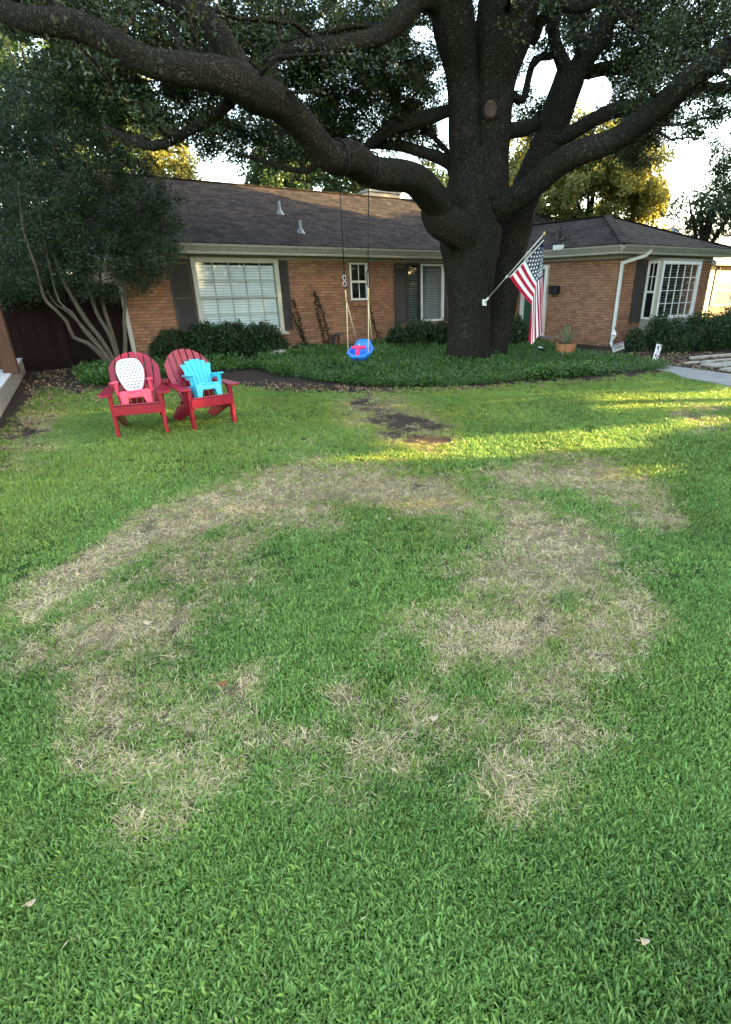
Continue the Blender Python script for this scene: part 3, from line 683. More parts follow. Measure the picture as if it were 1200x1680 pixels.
def limb(name, spec, n=16, amp=.10, parent=oak, lab=None, r_is_m=False):
    pts = [P(*s[:3]) for s in spec]; rad = [s[3]*mpp(p)*(.97 if name == 'trunk' or False else 1.1 if len(LIMBS) in (2, 3) else .79 if len(LIMBS) == 4 else .84) for s, p in zip(spec, pts)]
    path, rr = smooth_path(pts, rad, .1 if n > 20 else .14)
    if name == 'limb' and len(LIMBS) not in (2, 3):
        for i in range(2, len(path)-1):
            w = rr[i]*.70; q = Vector(path[i])*.9; path[i] = path[i]+np.array([noise.noise(q+Vector((7, 1, 3))), noise.noise(q+Vector((1, 9, 5))), noise.noise(q+Vector((4, 2, 8)))])*w*1.6
    mb = MB(); mb.tube([Vector(p)-oak_off for p in path], rr, n, jit=bark_jit(amp, 6, len(LIMBS)*5.3))
    o = mb.build(name, BARK, parent); LIMBS.append(o); limb_paths.append((path, rr)); return o
YT = 13.5
# main trunk with flared foot (vertical, in metres via pixels)
limb('trunk', [(768, 640, YT-.1, 58), (768, 612, YT-.1, 52), (768, 596, YT, 43), (769, 570, YT, 36), (770, 520, YT, 34), (770, 470, YT, 38), (771, 425, YT, 46), (772, 385, YT, 52), (773, 345, YT, 50), (778, 300, YT, 44), (783, 250, YT, 40)], 48, .07)
limb('trunk', [(798, 640, YT+.5, 38), (801, 605, YT+.5, 32), (806, 580, YT+.55, 25), (819, 520, YT+.7, 23), (832, 450, YT+.75, 25), (846, 380, YT+.8, 27), (862, 320, YT+.8, 26), (882, 270, YT+.8, 24), (903, 220, YT+.7, 24), (920, 170, YT+.6, 26), (936, 125, YT+.5, 26)], 30, .08)
limb('limb', [(778, 330, YT-.1, 30), (766, 260, YT-.15, 26), (763, 190, YT-.3, 23), (757, 120, YT-.5, 25), (746, 50, YT-.8, 31), (735, -20, YT-1.1, 33), (720, -110, YT-1.6, 30)], 28, .08)
limb('limb', [(800, 330, YT-.1, 32), (806, 260, YT-.1, 28), (810, 190, YT-.2, 27), (814, 130, YT-.3, 30), (825, 60, YT-.5, 42), (836, 0, YT-.7, 48), (860, -90, YT-1.1, 40)], 28, .08)
A = [(760, 410, YT-.2, 34), (735, 362, YT-.6, 37), (705, 318, YT-1.2, 34), (668, 290, YT-1.8, 31), (620, 281, YT-2.4, 31), (575, 270, YT-2.9, 32), (535, 240, YT-3.4, 31), (500, 203, YT-3.8, 30), (455, 165, YT-4.3, 31), (405, 146, YT-4.7, 35), (350, 120, YT-5.0, 32), (290, 100, YT-5.2, 29), (220, 80, YT-5.3, 28), (150, 52, YT-5.4, 27), (80, 35, YT-5.5, 24), (10, 15, YT-5.5, 22), (-90, -20, YT-5.5, 20)]
limb('limb', A, 28, .09)
limb('limb', [(405, 150, YT-4.7, 22), (385, 100, YT-4.6, 24), (345, 50, YT-4.6, 22), (290, 12, YT-4.6, 20), (230, -30, YT-4.6, 17)], 20, .1)
limb('limb', [(740, 20, YT-.9, 24), (690, 5, YT-1.3, 21), (650, 30, YT-1.7, 19), (605, 62, YT-2.1, 15), (550, 72, YT-2.4, 13), (490, 80, YT-2.6, 12), (430, 100, YT-2.7, 9)], 18, .1)
limb('limb', [(815, 345, YT-.2, 28), (845, 322, YT-.4, 25), (880, 305, YT-.8, 23), (930, 272, YT-1.2, 22), (985, 240, YT-1.6, 22), (1040, 205, YT-2.0, 21), (1090, 165, YT-2.4, 22), (1140, 115, YT-2.8, 24), (1190, 75, YT-3.1, 22), (1260, 30, YT-3.5, 20)], 24, .09)
limb('limb', [(895, 232, YT+.6, 16), (930, 212, YT+.4, 14), (970, 190, YT+.2, 13), (1020, 178, YT, 13), (1070, 168, YT-.3, 11), (1130, 130, YT-.5, 9)], 14, .1)
limb('limb', [(932, 130, YT+.5, 18), (920, 80, YT+.4, 13), (913, 40, YT+.3, 12), (910, 0, YT+.2, 12), (905, -50, YT, 11)], 16, .09)
limb('limb', [(930, 140, YT+.5, 22), (962, 95, YT+.3, 20), (985, 60, YT+.1, 19), (1003, 20, YT-.1, 19), (1020, -40, YT-.3, 18)], 16, .09)
limb('limb', [(955, 85, YT+.4, 10), (958, 40, YT+.5, 13), (955, 0, YT+.4, 12), (950, -40, YT+.3, 11)], 14, .09)
limb('limb', [(760, 185, YT-.3, 13), (735, 176, YT-.2, 11), (700, 188, YT, 12), (660, 205, YT+.1, 12), (625, 225, YT+.2, 10), (590, 255, YT+.2, 6), (560, 280, YT+.2, 3)], 14, .12)
limb('limb', [(752, 290, YT, 13), (725, 268, YT+.2, 11), (695, 254, YT+.4, 10), (655, 243, YT+.6, 9), (610, 240, YT+.8, 6)], 14, .12)
limb('limb', [(745, 265, YT+.2, 6), (720, 235, YT+.3, 5), (695, 205, YT+.4, 6), (670, 180, YT+.4, 4)], 10, .12)
limb('limb', [(378, 165, YT-4.6, 12), (355, 188, YT-4.5, 9), (320, 208, YT-4.4, 9), (285, 228, YT-4.3, 10), (250, 240, YT-4.2, 9), (205, 225, YT-4.1, 7), (170, 205, YT-4.0, 4)], 12, .12)
limb('limb', [(528, 262, YT-3.4, 7), (505, 278, YT-3.2, 6), (470, 275, YT-3.1, 5), (435, 262, YT-3.0, 5), (400, 255, YT-2.9, 3)], 10, .12)
limb('limb', [(835, 215, YT, 14), (860, 208, YT+.3, 13), (880, 200, YT+.6, 11)], 12, .1)
limb('limb', [(830, 150, YT-.1, 10), (860, 160, YT+.1, 7), (868, 130, YT+.2, 6), (880, 95, YT+.3, 6), (910, 90, YT+.5, 6)], 10, .12)
limb('limb', [(950, 122, YT+.5, 10), (990, 112, YT+.7, 11), (1030, 118, YT+.8, 11), (1052, 135, YT+.8, 7)], 12, .1)
limb('limb', [(870, 70, YT-.4, 12), (910, 18, YT-.6, 12), (950, 15, YT-.8, 10), (1000, -10, YT-1, 8)], 12, .1)
limb('limb', [(1015, 20, YT-.1, 8), (1045, 50, YT-.1, 6), (1055, 90, YT, 5), (1060, 115, YT, 3)], 8, .12)
limb('limb', [(1020, 10, YT-.1, 7), (1065, 45, YT-.3, 6), (1120, 70, YT-.5, 4)], 8, .12)
limb('limb', [(1150, 140, YT-2.6, 9), (1180, 145, YT-2.6, 8), (1240, 130, YT-2.6, 8)], 10, .1)
# pruning scar
sc_c = P(805, 180, YT-.62)
mb = MB(); rr_ = 8.5*mpp(sc_c)
for k, (s, dz) in enumerate(((1.25, 0), (1.15, .035), (.85, .04), (.78, .015), (0.01, .02))): pass
prof = [(rr_*1.35, -.1), (rr_*1.28, .03), (rr_*1.1, .055), (rr_*.85, .05), (rr_*.75, .02), (rr_*.4, .025), (.001, .03)]
mb.lathe(prof, 18); sc = mb.build('pruning_scar', SCAR, oak); sc.location = Vector(sc_c)-oak_off; sc.rotation_euler = (R_(82), 0, R_(4)); sc.scale = (.95, 1.2, 1)

# crown: branchlets and leaves
leaf_pts = []; twig = MB()
GAPS = [(945, 185, 34, 44), (985, 150, 20, 26), (925, 200, 22, 30), (250, 118, 26, 14), (300, 262, 22, 22), (350, 285, 40, 16), (410, 298, 26, 10), (25, 90, 30, 22), (65, 72, 18, 10), (1130, 300, 26, 60), (1095, 300, 16, 30), (1150, 250, 18, 20), (690, 55, 18, 14), (865, 130, 14, 12), (885, 50, 10, 18), (990, 215, 16, 10)]
LOW = [(-300, 240), (150, 215), (230, 245), (300, 245), (360, 262), (420, 262), (500, 285), (560, 240), (640, 262), (735, 275), (745, 250), (840, 262), (880, 240), (930, 246), (1000, 262), (1040, 272), (1100, 262), (1150, 285), (1200, 350), (1500, 330)]
def crown_ok(p):
    px, py = prj(p); low = np.interp(px, [a for a, _ in LOW], [b for _, b in LOW])
    ok = py < low+rng.normal(size=len(px))*9
    for gx, gy, rx, ry in GAPS: ok &= ~((((px-gx)/rx)**2+((py-gy)/ry)**2 < 1) & (rng.random(len(px)) < .93))
    # trunk and leaders stay bare
    ok &= ~((px > 738) & (px < 840) & (py > 60) & (p[:, 1] < YT))
    return ok & (p[:, 2] > 2.2)
for li, (path, rr) in enumerate(limb_paths[2:]):
    L = len(path); big = rr[0] > .25
    for i in range(int(L*.25), L, 3):
        p = np.asarray(path[i]); r = rr[i]
        for k in range(2 if big else 1):
            thick = i % 9 == 0 and k == 0 and r > .08
            dv = rng.normal(size=3); dv[2] = abs(dv[2])*.6+.15 if random.random() < .72 else -abs(dv[2])*.5
            if li == 2: dv[1] = abs(dv[1])         # the big left limb carries its foliage above and beyond
            dv /= np.linalg.norm(dv); Lb = random.uniform(1.8, 3.2) if thick else random.uniform(.7, 2.0); cur = p+dv*r*.8; pts = [cur]; rad = [min(random.uniform(.04, .07) if thick else .03, r*.5)]
            for s in range(5):
                dv = dv+rng.normal(size=3)*(.42 if thick else .28); dv[2] -= .04; dv /= np.linalg.norm(dv); cur = cur+dv*Lb/5; pts.append(cur); rad.append(rad[0]*(1-(s+1)/6))
            px, py = prj(np.array(pts))
            if any((((px-gx)/rx)**2+((py-gy)/ry)**2 < 1).any() for gx, gy, rx, ry in GAPS) or (py > np.interp(px, [a for a, _ in LOW], [b for _, b in LOW])-4).any() or ((px > 735) & (px < 845) & (py > 55)).any(): continue
            twig.tube([Vector(q)-oak_off for q in pts], rad, 5)
            for q in pts[2:]:
                leaf_pts.append(clump_points(q, random.uniform(.22, .42), random.randint(28, 64), .75))
leafA = np.concatenate(leaf_pts)
# wider crown mass (behind, above and beside the limbs)
fill = []
fillspec = [  # px, py, Y, radius m, lumps
 (30, 20, 9, 1.0, 7), (60, 55, 12, 1.0, 8), (120, 120, 13, .9, 8), (200, 110, 13, 1.0, 9), (330, 90, 13, 1.0, 9), (270, 20, 11, 1.1, 9), (180, 60, 12, 1.0, 8), (90, 10, 11, 1.1, 9), (420, 80, 13, 1.1, 10), (650, 40, 14, 1.1, 9), (600, 60, 13, 1.0, 8), (1150, 20, 13, 1.1, 9), (1050, 10, 14, 1.1, 8), (970, 20, 15.5, .9, 6), (110, 5, 10, 1.2, 9), (200, 20, 11, 1.1, 8), (150, 110, 12, 1.0, 9), (230, 170, 12, .9, 8), (180, 190, 13, 1.1, 8), (300, 60, 12, 1.2, 9), (380, 20, 12, 1.3, 10), (330, 170, 13, .9, 8), (290, 200, 12, .8, 8), (360, 235, 13, .6, 6),
 (450, 30, 13, 1.3, 12), (520, 120, 14, 1.3, 16), (450, 220, 14, 1.0, 12), (570, 150, 14, 1.2, 15), (560, 20, 12, 1.2, 10), (620, 110, 14, 1.2, 15), (640, 180, 14, 1.0, 14), (560, 220, 14, .9, 12), (680, 130, 15, 1.1, 13), (700, 40, 15, 1.1, 9), (480, 160, 13, 1.1, 12), (600, 270, 15, .5, 4), (690, 220, 15, .8, 9), (470, 250, 14.5, .7, 6), (420, 170, 14, 1.0, 9),
 (860, 60, 15, .9, 7), (870, 175, 15.5, .6, 5), (930, 40, 15, .9, 7), (1010, 70, 15, 1.0, 8), (1080, 40, 14, 1.1, 9), (1060, 110, 14, 1.1, 11), (1120, 90, 13, 1.1, 12), (1180, 40, 12, 1.1, 9), (1100, 180, 13, .9, 9), (1180, 170, 13, .9, 7), (1060, 215, 14, .7, 7), (1000, 170, 15, .6, 5), (1180, 260, 14, .8, 4), (1040, 250, 14.5, .6, 6), (1190, 310, 15, .7, 4), (890, 225, 15, .5, 4), (960, 245, 14.5, .4, 4)]
for px, py, Y, r, nl in fillspec: fill.append(lumps(P(px, py, Y), r, int(nl*2.7), 230, .28, .75))
leafB = np.concatenate(fill); allp = np.concatenate([leafA, leafB]); allp = allp[crown_ok(allp)]
me = leaf_mesh('crown', allp-np.array(oak_off), .068, OAKLEAF, 2.3, droop=.35); link_mesh('crown', me, oak)
# upper crown above the picture, larger leaf clusters
up_pts = []
for i in range(120):
    a = random.uniform(0, 2*math.pi); r = 8.2*math.sqrt(random.random()); c = np.array([2.0+r*math.cos(a), 13.0+r*.8*math.sin(a), 9.6+random.uniform(-.8, 2.4)-.03*r*r])
    px, py = prj(c)
    if py < -60: up_pts.append(clump_points(c, 1.1, 110, .6))
me = leaf_mesh('crown', np.concatenate(up_pts)-np.array(oak_off), .16, OAKLEAF, 1.8); link_mesh('crown', me, oak)
tag(twig.build('twigs', BARK, oak), kind='stuff')

# ------------------------------------------------------------------ MYRTLE on the left
myr = empty('myrtle_tree', G(200, 612)); tag(myr, 'multi-stemmed small tree with dense dark foliage left of the house', 'tree'); mo = Vector(myr.location)
YM = mo.y
stems = [[(186, 604, 0, 6), (168, 584, -.1, 6), (145, 563, -.2, 5.5), (121, 553, -.3, 5), (110, 528, -.4, 4.5), (88, 505, -.5, 4.5), (73, 488, -.5, 4), (60, 440, -.6, 3.5), (40, 380, -.6, 3), (30, 300, -.6, 2)],
 [(188, 604, .1, 5), (165, 570, 0, 4.5), (140, 540, 0, 4), (112, 512, 0, 3.5), (85, 490, 0, 3), (60, 420, 0, 2.5), (45, 330, 0, 2)],
 [(190, 604, -.1, 4.5), (168, 575, -.2, 4), (140, 545, -.2, 3.5), (118, 512, -.3, 3), (98, 495, -.3, 3), (80, 430, -.3, 2.5), (60, 320, -.3, 2), (45, 240, -.3, 1.5)],
 [(192, 600, .1, 7), (165, 555, .1, 6.5), (145, 530, .1, 6), (125, 498, 0, 5.5), (105, 462, 0, 5), (92, 425, 0, 4), (82, 390, 0, 3.5), (95, 300, 0, 2.5), (80, 200, 0, 1.5)],
 [(198, 600, .3, 6), (180, 550, .3, 5.5), (160, 515, .3, 5), (146, 475, .3, 4.5), (130, 435, .3, 4), (122, 400, .3, 3), (140, 310, .3, 2.5), (150, 220, .3, 1.5)],
 [(204, 604, .2, 6), (206, 560, .3, 5), (204, 525, .4, 4.5), (206, 490, .5, 4), (203, 455, .5, 3.5), (215, 400, .5, 3), (230, 340, .5, 2)],
 [(196, 604, .4, 7), (190, 570, .4, 6), (180, 535, .5, 5), (170, 500, .5, 4), (165, 440, .5, 3), (180, 350, .5, 2)],
 [(60, 330, 0, 1.6), (52, 280, 0, 1.5), (40, 230, 0, 1.2), (22, 195, 0, 1)], [(50, 350, -.2, 1.6), (58, 300, -.2, 1.5), (50, 250, -.2, 1.2), (25, 205, -.2, 1)]]
for s in stems:
    pts = [P(a, b, YM+c) for a, b, c, r in s]; rad = [max(.007, q[3]*mpp(p)*.62) for q, p in zip(s, pts)]; path, rr = smooth_path(pts, rad, .12)
    MB().tube([Vector(p)-mo for p in path], rr, 8, jit=bark_jit(.12, 4, s[0][0])).build('stem', STEM, myr)
mc = []
for px, py, dY, r, nl in [(30, 140, .5, 1.0, 14), (90, 170, .5, 1.0, 16), (20, 240, 0, 1.0, 16), (100, 240, .2, 1.1, 20), (170, 250, .4, .9, 16), (210, 300, .6, .8, 14), (40, 330, -.2, 1.0, 20), (120, 330, 0, 1.0, 24), (190, 350, .4, .9, 20), (245, 360, .7, .6, 10), (270, 330, .8, .35, 4), (30, 420, -.3, .9, 18), (100, 410, 0, .9, 20), (170, 420, .2, .8, 18), (230, 410, .5, .7, 14), (275, 395, .7, .4, 5), (20, 470, -.4, .5, 8), (215, 455, .4, .5, 9), (255, 440, .6, .4, 6), (60, 460, -.3, .4, 5), (140, 470, .1, .4, 5), (-60, 300, 0, 1.2, 18), (-70, 420, 0, 1.1, 14), (-60, 180, .3, 1.2, 14), (175, 480, .3, .3, 3), (290, 365, .8, .25, 2), (30, 200, .2, 1.0, 16), (140, 290, .1, 1.0, 18), (70, 290, -.2, 1.0, 18), (-20, 360, -.3, 1.1, 20), (10, 260, 0, 1.1, 18), (150, 400, .3, .8, 16), (215, 380, .6, .7, 14), (245, 330, .7, .6, 10), (70, 400, .8, .9, 16), (10, 440, .6, .9, 16), (120, 450, .8, .7, 12), (-40, 470, .4, .8, 12), (30, 490, .2, .35, 6), (90, 480, .3, .35, 6), (-10, 500, .2, .45, 6), (60, 500, .9, .3, 4)]:
    mc.append(lumps(P(px, py, YM+dY), r, nl*2, 125, .25, .8))
mp_ = np.concatenate(mc); px, py = prj(mp_); mp_ = mp_[(py < np.interp(px, [-300, 0, 70, 110, 200, 240, 262, 300], [535, 520, 500, 485, 505, 490, 478, 430])+rng.normal(size=len(px))*11)]
link_mesh('crown', leaf_mesh('crown', mp_-np.array(mo), .052, MYRTLELEAF, 2.3, droop=.2), myr)

# ------------------------------------------------------------------ BACKGROUND TREES
def far_tree(px, py, Y, rad, m, label, nl=60, per=90, lr=.55, leaf=.16, flat=1.0, trunk_r=.18, extra=()):
    c = P(px, py, Y); o = empty('tree', (c[0], c[1], 0)); tag(o, label, 'tree', 'trees beyond the house'); off = np.array([c[0], c[1], 0])
    pts = [lumps(c, rad, nl, per, lr, flat)]
    for ex, ey, er, en in extra: pts.append(lumps(P(ex, ey, Y), er, en, per, lr, flat))
    pts = np.concatenate(pts); link_mesh('crown', leaf_mesh('crown', pts-off, leaf, m, 1.8), o)
    mb = MB(); h = c[2]; mb.tube([(0, 0, -.1), (.05, .05, h*.4), (0, .1, h*.8), (.1, 0, h+rad*.4)], [trunk_r*1.3, trunk_r, trunk_r*.7, trunk_r*.2], 8)
    for k in range(7):
        a = random.uniform(0, 6.28); mb.tube([(0, 0, h*.6), (rad*.4*math.cos(a), rad*.4*math.sin(a), h*.85), (rad*.75*math.cos(a), rad*.75*math.sin(a), h+rad*.3)], [trunk_r*.5, trunk_r*.35, trunk_r*.1], 6)
    mb.build('trunk', BARK, o); return o
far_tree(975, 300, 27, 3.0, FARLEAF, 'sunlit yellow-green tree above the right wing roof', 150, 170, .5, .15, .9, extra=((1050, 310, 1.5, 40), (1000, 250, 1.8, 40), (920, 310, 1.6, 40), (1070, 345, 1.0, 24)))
far_tree(1165, 345, 24, 1.4, MYRTLELEAF, 'grey-green twiggy tree above the neighbour house', 34, 90, .5, .13, .7, extra=((1190, 370, 1.2, 20),))
far_tree(500, 285, 27, 2.4, FARLEAF2, 'mid-green tree behind the roof ridge left of the swing ropes', 75, 150, .5, .15, .8, extra=((560, 300, 1.1, 22), (450, 280, 1.2, 20)))
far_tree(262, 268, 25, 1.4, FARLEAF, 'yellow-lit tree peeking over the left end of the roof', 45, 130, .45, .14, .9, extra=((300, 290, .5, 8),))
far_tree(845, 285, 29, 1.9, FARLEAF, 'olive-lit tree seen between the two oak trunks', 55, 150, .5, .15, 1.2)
far_tree(60, 170, 19, 2.6, FARLEAF2, 'tall green tree rising behind the dark small tree on the left', 80, 160, .5, .14, 1.0, extra=((160, 200, 1.6, 40), (-40, 240, 2.0, 40)))
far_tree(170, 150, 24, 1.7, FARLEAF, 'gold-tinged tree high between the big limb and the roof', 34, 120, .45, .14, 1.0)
far_tree(715, 300, 31, 1.5, FARLEAF2, 'small green tree behind the chimney', 30, 120, .5, .15, .7)

far_tree(20, 380, 18.5, 2.3, MYRTLELEAF, 'dark thicket tree standing beyond the red fence', 90, 170, .5, .12, .9, extra=((-60, 330, 2.0, 50), (100, 330, 1.6, 40), (60, 440, 1.3, 40), (-20, 450, 1.4, 40)))

# added trees out of view, blocking low sun, crowns cut open for lawn streaks
def sun_land(p):   # where the sun ray through p meets the ground
    t = p[:, 2]/SUN_DIR[2]; return p[:, 0]-SUN_DIR[0]*t, p[:, 1]-SUN_DIR[1]*t
SUNP = [([(985, 664), (1100, 662), (1230, 655)], 15, 1), ([(700, 745), (860, 731), (1060, 717)], 18, 1), ([(560, 754), (700, 747)], 4, 1), ([(1010, 778), (1100, 775)], 8, 1), ([(650, 733), (720, 727)], 8, 1), ([(1080, 700), (1190, 694)], 4, 1)]
def sun_gap(p):
    gx, gy = sun_land(p); px, py = prj(np.stack([gx, gy, 0*gx], 1)); k = np.zeros(len(p), bool); ok = (gy > 1)
    for pts, w, s in SUNP: k |= seg_dist(px, py, pts, 1.6) < (w*1.1+10)*(1+rng.normal(size=len(px))*.1)
    return k & ok
def added_shade_tree(x, y, h0, h1, rad, label, leaf=.24, n=9000, name='tree'):
    o = empty(name, (x, y, 0)); tag(o, label, 'tree')
    v = rng.random((n, 3)); a = v[:, 0]*2*math.pi; r = rad*np.sqrt(v[:, 1]); p = np.stack([x+r*np.cos(a)*.6, y+r*np.sin(a), h0+(h1-h0)*v[:, 2]], 1)
    p = p[~sun_gap(p)]; link_mesh('crown', leaf_mesh('crown', p-np.array([x, y, 0]), leaf, FARLEAF2, 1.6), o)
    mb = MB(); mb.tube([(0, 0, -.1), (0, .1, h0+.5), (.1, 0, h1-.8)], [.22, .17, .05], 10)
    for k in range(5):
        t = random.uniform(0, 6.28); mb.tube([(0, .05, h0*.8), (rad*.3*math.cos(t), rad*.4*math.sin(t), (h0+h1)/2), (rad*.5*math.cos(t), rad*.8*math.sin(t), h1-.6)], [.09, .06, .02], 6)
    mb.build('trunk', BARK, o)
for (x, y, h0, h1, r, n, lab) in [
 (17, 3.0, .1, 11.5, 3.4, 14000, 'broad unseen tree added south of the walkway to shade the lawn'), (18, 9.7, .1, 12, 3.8, 16000, 'tall dense unseen tree added beside the walkway to block low sun'),
 (21, 6.2, .1, 12, 3.2, 12000, 'slender unseen tree added behind the tall dense one to block low sun'), (17.5, 15.0, .1, 10.5, 3.3, 14000, 'leafy unseen tree added off the wing corner to shade the walls'), (19, -3, .1, 10, 3.6, 12000, 'bushy unseen tree added nearest the street to shade the lawn'),
 (21, 20.0, .1, 12.5, 3.2, 15000, 'round unseen tree added beside the wing to shade the house front'), (24, 25.2, .1, 9.9, 2.7, 11000, 'low crowned unseen tree added behind the round one to shade the roof')]:
    added_shade_tree(x, y, h0, h1, r, lab, n=int(n*(2.4 if y > 12 else 1.5)))

# ------------------------------------------------------------------ HEDGES and shrubs
def shrub(label, blobs, m=HEDGELEAF, leaf=.06, name='hedge', cat='hedge', dens=1.0, group=None):
    c0 = np.mean([P(b[0], b[1], b[2]) for b in blobs], axis=0); o = empty(name, (c0[0], c0[1], 0)); tag(o, label, cat, group); off = np.array([c0[0], c0[1], 0]); pts = []; core = MB()
    for px, py, Y, rx, rz in blobs:
        c = P(px, py, Y); n = int(21000*rx*rz*dens); v = rng.normal(size=(n, 3)); v /= np.linalg.norm(v, axis=1)[:, None]; r = 1-.42*rng.random(n)**1.6
        bump_ = 1+.16*np.sin(v[:, 0]*7+px)*np.cos(v[:, 2]*6+py)+.08*rng.normal(size=n)
        p = c+v*(r*bump_)[:, None]*np.array([rx, rx*.75, rz]); pts.append(p[p[:, 2] > .02])
        core.tube([Vector((c[0]-off[0], c[1]-off[1], -.05)), Vector((c[0]-off[0], c[1]-off[1], c[2]))], [.04, .02], 6)
        for k in range(8):
            a = random.uniform(0, 6.28); core.tube([(c[0]-off[0], c[1]-off[1], .05), (c[0]-off[0]+rx*.6*math.cos(a), c[1]-off[1]+rx*.5*math.sin(a), c[2]*random.uniform(.8, 1.3))], [.015, .006], 5)
    link_mesh('foliage', leaf_mesh('foliage', np.concatenate(pts)-off, leaf, m, 1.9, up=.3), o); core.build('branches', BARK, o); return o
shrub('dark clipped hedge under the large grid window', [(285, 568, 14.0, .50, .42), (340, 565, 14.2, .55, .52), (385, 562, 14.5, .55, .52), (430, 562, 14.7, .52, .50), (455, 570, 14.8, .3, .35), (320, 590, 13.7, .4, .3), (265, 580, 13.8, .3, .3)], group=None)
shrub('dark clipped hedge under the paired window left of the trunk', [(655, 560, 16.4, .42, .45), (690, 555, 16.6, .55, .50), (728, 556, 16.6, .5, .48), (760, 556, 17, .4, .45)])
shrub('dark bushy shrub right of the oak trunk behind the flag', [(845, 550, 16.5, .35, .55), (870, 560, 16.8, .3, .4)], name='shrub', cat='shrub')
shrub('broad green hedge in front of the bay window', [(1100, 560, 15.4, .6, .55), (1150, 552, 15.8, .7, .62), (1200, 545, 16.2, .7, .65), (1260, 545, 16.6, .7, .6), (1080, 548, 15.6, .35, .5)])
shrub('small loose shrub below the side panel of the bay', [(1043, 562, 15.4, .30, .38), (1032, 575, 15.3, .2, .22)], name='shrub', cat='shrub', dens=.8)
shrub('low dark bush at the foot of the wall between climbers', [(500, 580, 15.4, .45, .25), (525, 585, 15.3, .35, .2)], name='shrub', cat='shrub')

# climbing plants on the wall
def climber(path, label, r=.16):
    pts = [np.append(to_house(CAM+ray(a, b)*(((HL(0, -.10)-CAM) @ DY)/(ray(a, b) @ DY)))[:3], []) for a, b in path]
    o = empty('climbing_plant', HL(*pts[0]*np.array([1, 1, 0])), HOUSE_YAW); tag(o, label, 'plant', 'climbing plants on the brick wall'); base = pts[0]*np.array([1, 1, 0])
    pp, rr = smooth_path(pts, [.012]*(len(pts)-1)+[.005], .06); MB().tube([Vector(p-base) for p in pp], rr, 6).build('stem', BARK, o)
    lp = []
    for i, p in enumerate(pp):
        w = .10*(1-.5*i/len(pp)); lp.append(p+rng.normal(size=(9, 3))*np.array([w*.55, .02, .04]))
    link_mesh('leaves', leaf_mesh('leaves', np.concatenate(lp)-base, .055, STEMGREEN, 1.5), o)
climber([(505, 575), (498, 550), (490, 520), (482, 492)], 'leafy climber nearest the dark shutter')
climber([(502, 572), (495, 550), (486, 530), (480, 515)], 'shorter thin climber close beside the dark shutter')
climber([(535, 572), (528, 540), (521, 510), (516, 480)], 'tallest climber between the shutter and the hose')
climber([(542, 570), (538, 545), (530, 515), (522, 490)], 'thin climber just left of the hose hanger')
climber([(624, 565), (618, 545), (612, 525), (607, 505)], 'single thin climber right of the swing ropes')

# ------------------------------------------------------------------ SWING
def limb_under(px):      # underside of the big left limb where it crosses this photo column
    pa, ra = limb_paths[4]; i = min(range(len(pa)), key=lambda k: abs(prj(pa[k])[0]-px)); return np.asarray(pa[i])-np.array([0, 0, ra[i]*.98])
LA, LB = limb_under(556), limb_under(603)
sc0 = P(591, 578, 10.75)
swing = empty('toddler_swing', (sc0[0], sc0[1], 0)); tag(swing, 'blue toddler swing with hot pink guard hanging from the oak limb', 'swing'); swo = Vector(swing.location)
sz0 = float(P(592, 592, 10.6)[2])
ang = R_(-14)
def swl(x, y, z): c, s = math.cos(ang), math.sin(ang); return Vector((x*c-y*s, x*s+y*c, z+sz0))
def seat_mesh():
    mb = MB(); nu, nv = 16, 10
    # shell: closed bucket: back high, sides, front low
    outer = []; rings = [(0.0, .55), (.04, .85), (.10, 1.0), (.19, 1.06), (.28, 1.08)]
    N = 28
    def rim(t):   # rim height by direction (t=0 is +x, pi/2 is +y back)
        s = math.sin(t); return .10+.04*(abs(math.cos(t))) + (.26*max(0, s)**1.2)
    layers = []
    for k in range(7):
        f = k/6; ring = []
        for i in range(N):
            t = 2*math.pi*i/N; h = rim(t); e = .62
            cx = math.copysign(abs(math.cos(t))**e, math.cos(t)); sy = math.copysign(abs(math.sin(t))**e, math.sin(t))
            w = .60+.40*min(1, f*1.8); x = .205*cx*w; y = .205*sy*w + (.12*max(0, math.sin(t))*f*f)
            ring.append(swl(x, y, h*f))
        layers.append(ring)
    inner = []
    for k in range(6, 0, -1):
        f = k/6; ring = []
        for i in range(N):
            t = 2*math.pi*i/N; h = rim(t); e = .62
            cx = math.copysign(abs(math.cos(t))**e, math.cos(t)); sy = math.copysign(abs(math.sin(t))**e, math.sin(t))
            w = (.60+.40*min(1, f*1.8))*.86; x = .205*cx*w; y = .205*sy*w+(.10*max(0, math.sin(t))*f*f)
            ring.append(swl(x, y, max(.05, h*f+.008)))
        inner.append(ring)
    rings = layers+inner; vs = [v for r in rings for v in r]; fs = []
    for a in range(len(rings)-1):
        for i in range(N): fs.append((a*N+i, a*N+(i+1) % N, (a+1)*N+(i+1) % N, (a+1)*N+i))
    fs.append(tuple(range(N-1, -1, -1))); fs.append(tuple((len(rings)-1)*N+i for i in range(N))); mb.add(vs, fs, 0, True)
    for sx in (-1, 1): mb.tube([swl(sx*.20, -.14, .13), swl(sx*.225, 0, .15), swl(sx*.215, .15, .22)], .028, 8)
    return mb
seat_mesh().build('seat', BLUE, swing)
mb = MB(); mb.tube([swl(-.14, -.04, .235), swl(0, -.06, .245), swl(.14, -.04, .235)], [.03, .034, .03], 8); mb.beam(swl(0, -.06, .24), swl(.0, -.19, .07), .07, .035); mb.beam(swl(-.1, -.02, .26), swl(.1, -.02, .26), .10, .025)
mb.build('guard', HOTPINK, swing, bevel=.006)
MB().tube([swl(-.03, .05, .10), swl(-.03, .06, .30)], .008, 6).build('buckle_strap', CANVAS, swing)
MB().box(swl(0, -.19, .05), (.07, .04, .03)).build('latch', BLACK, swing)
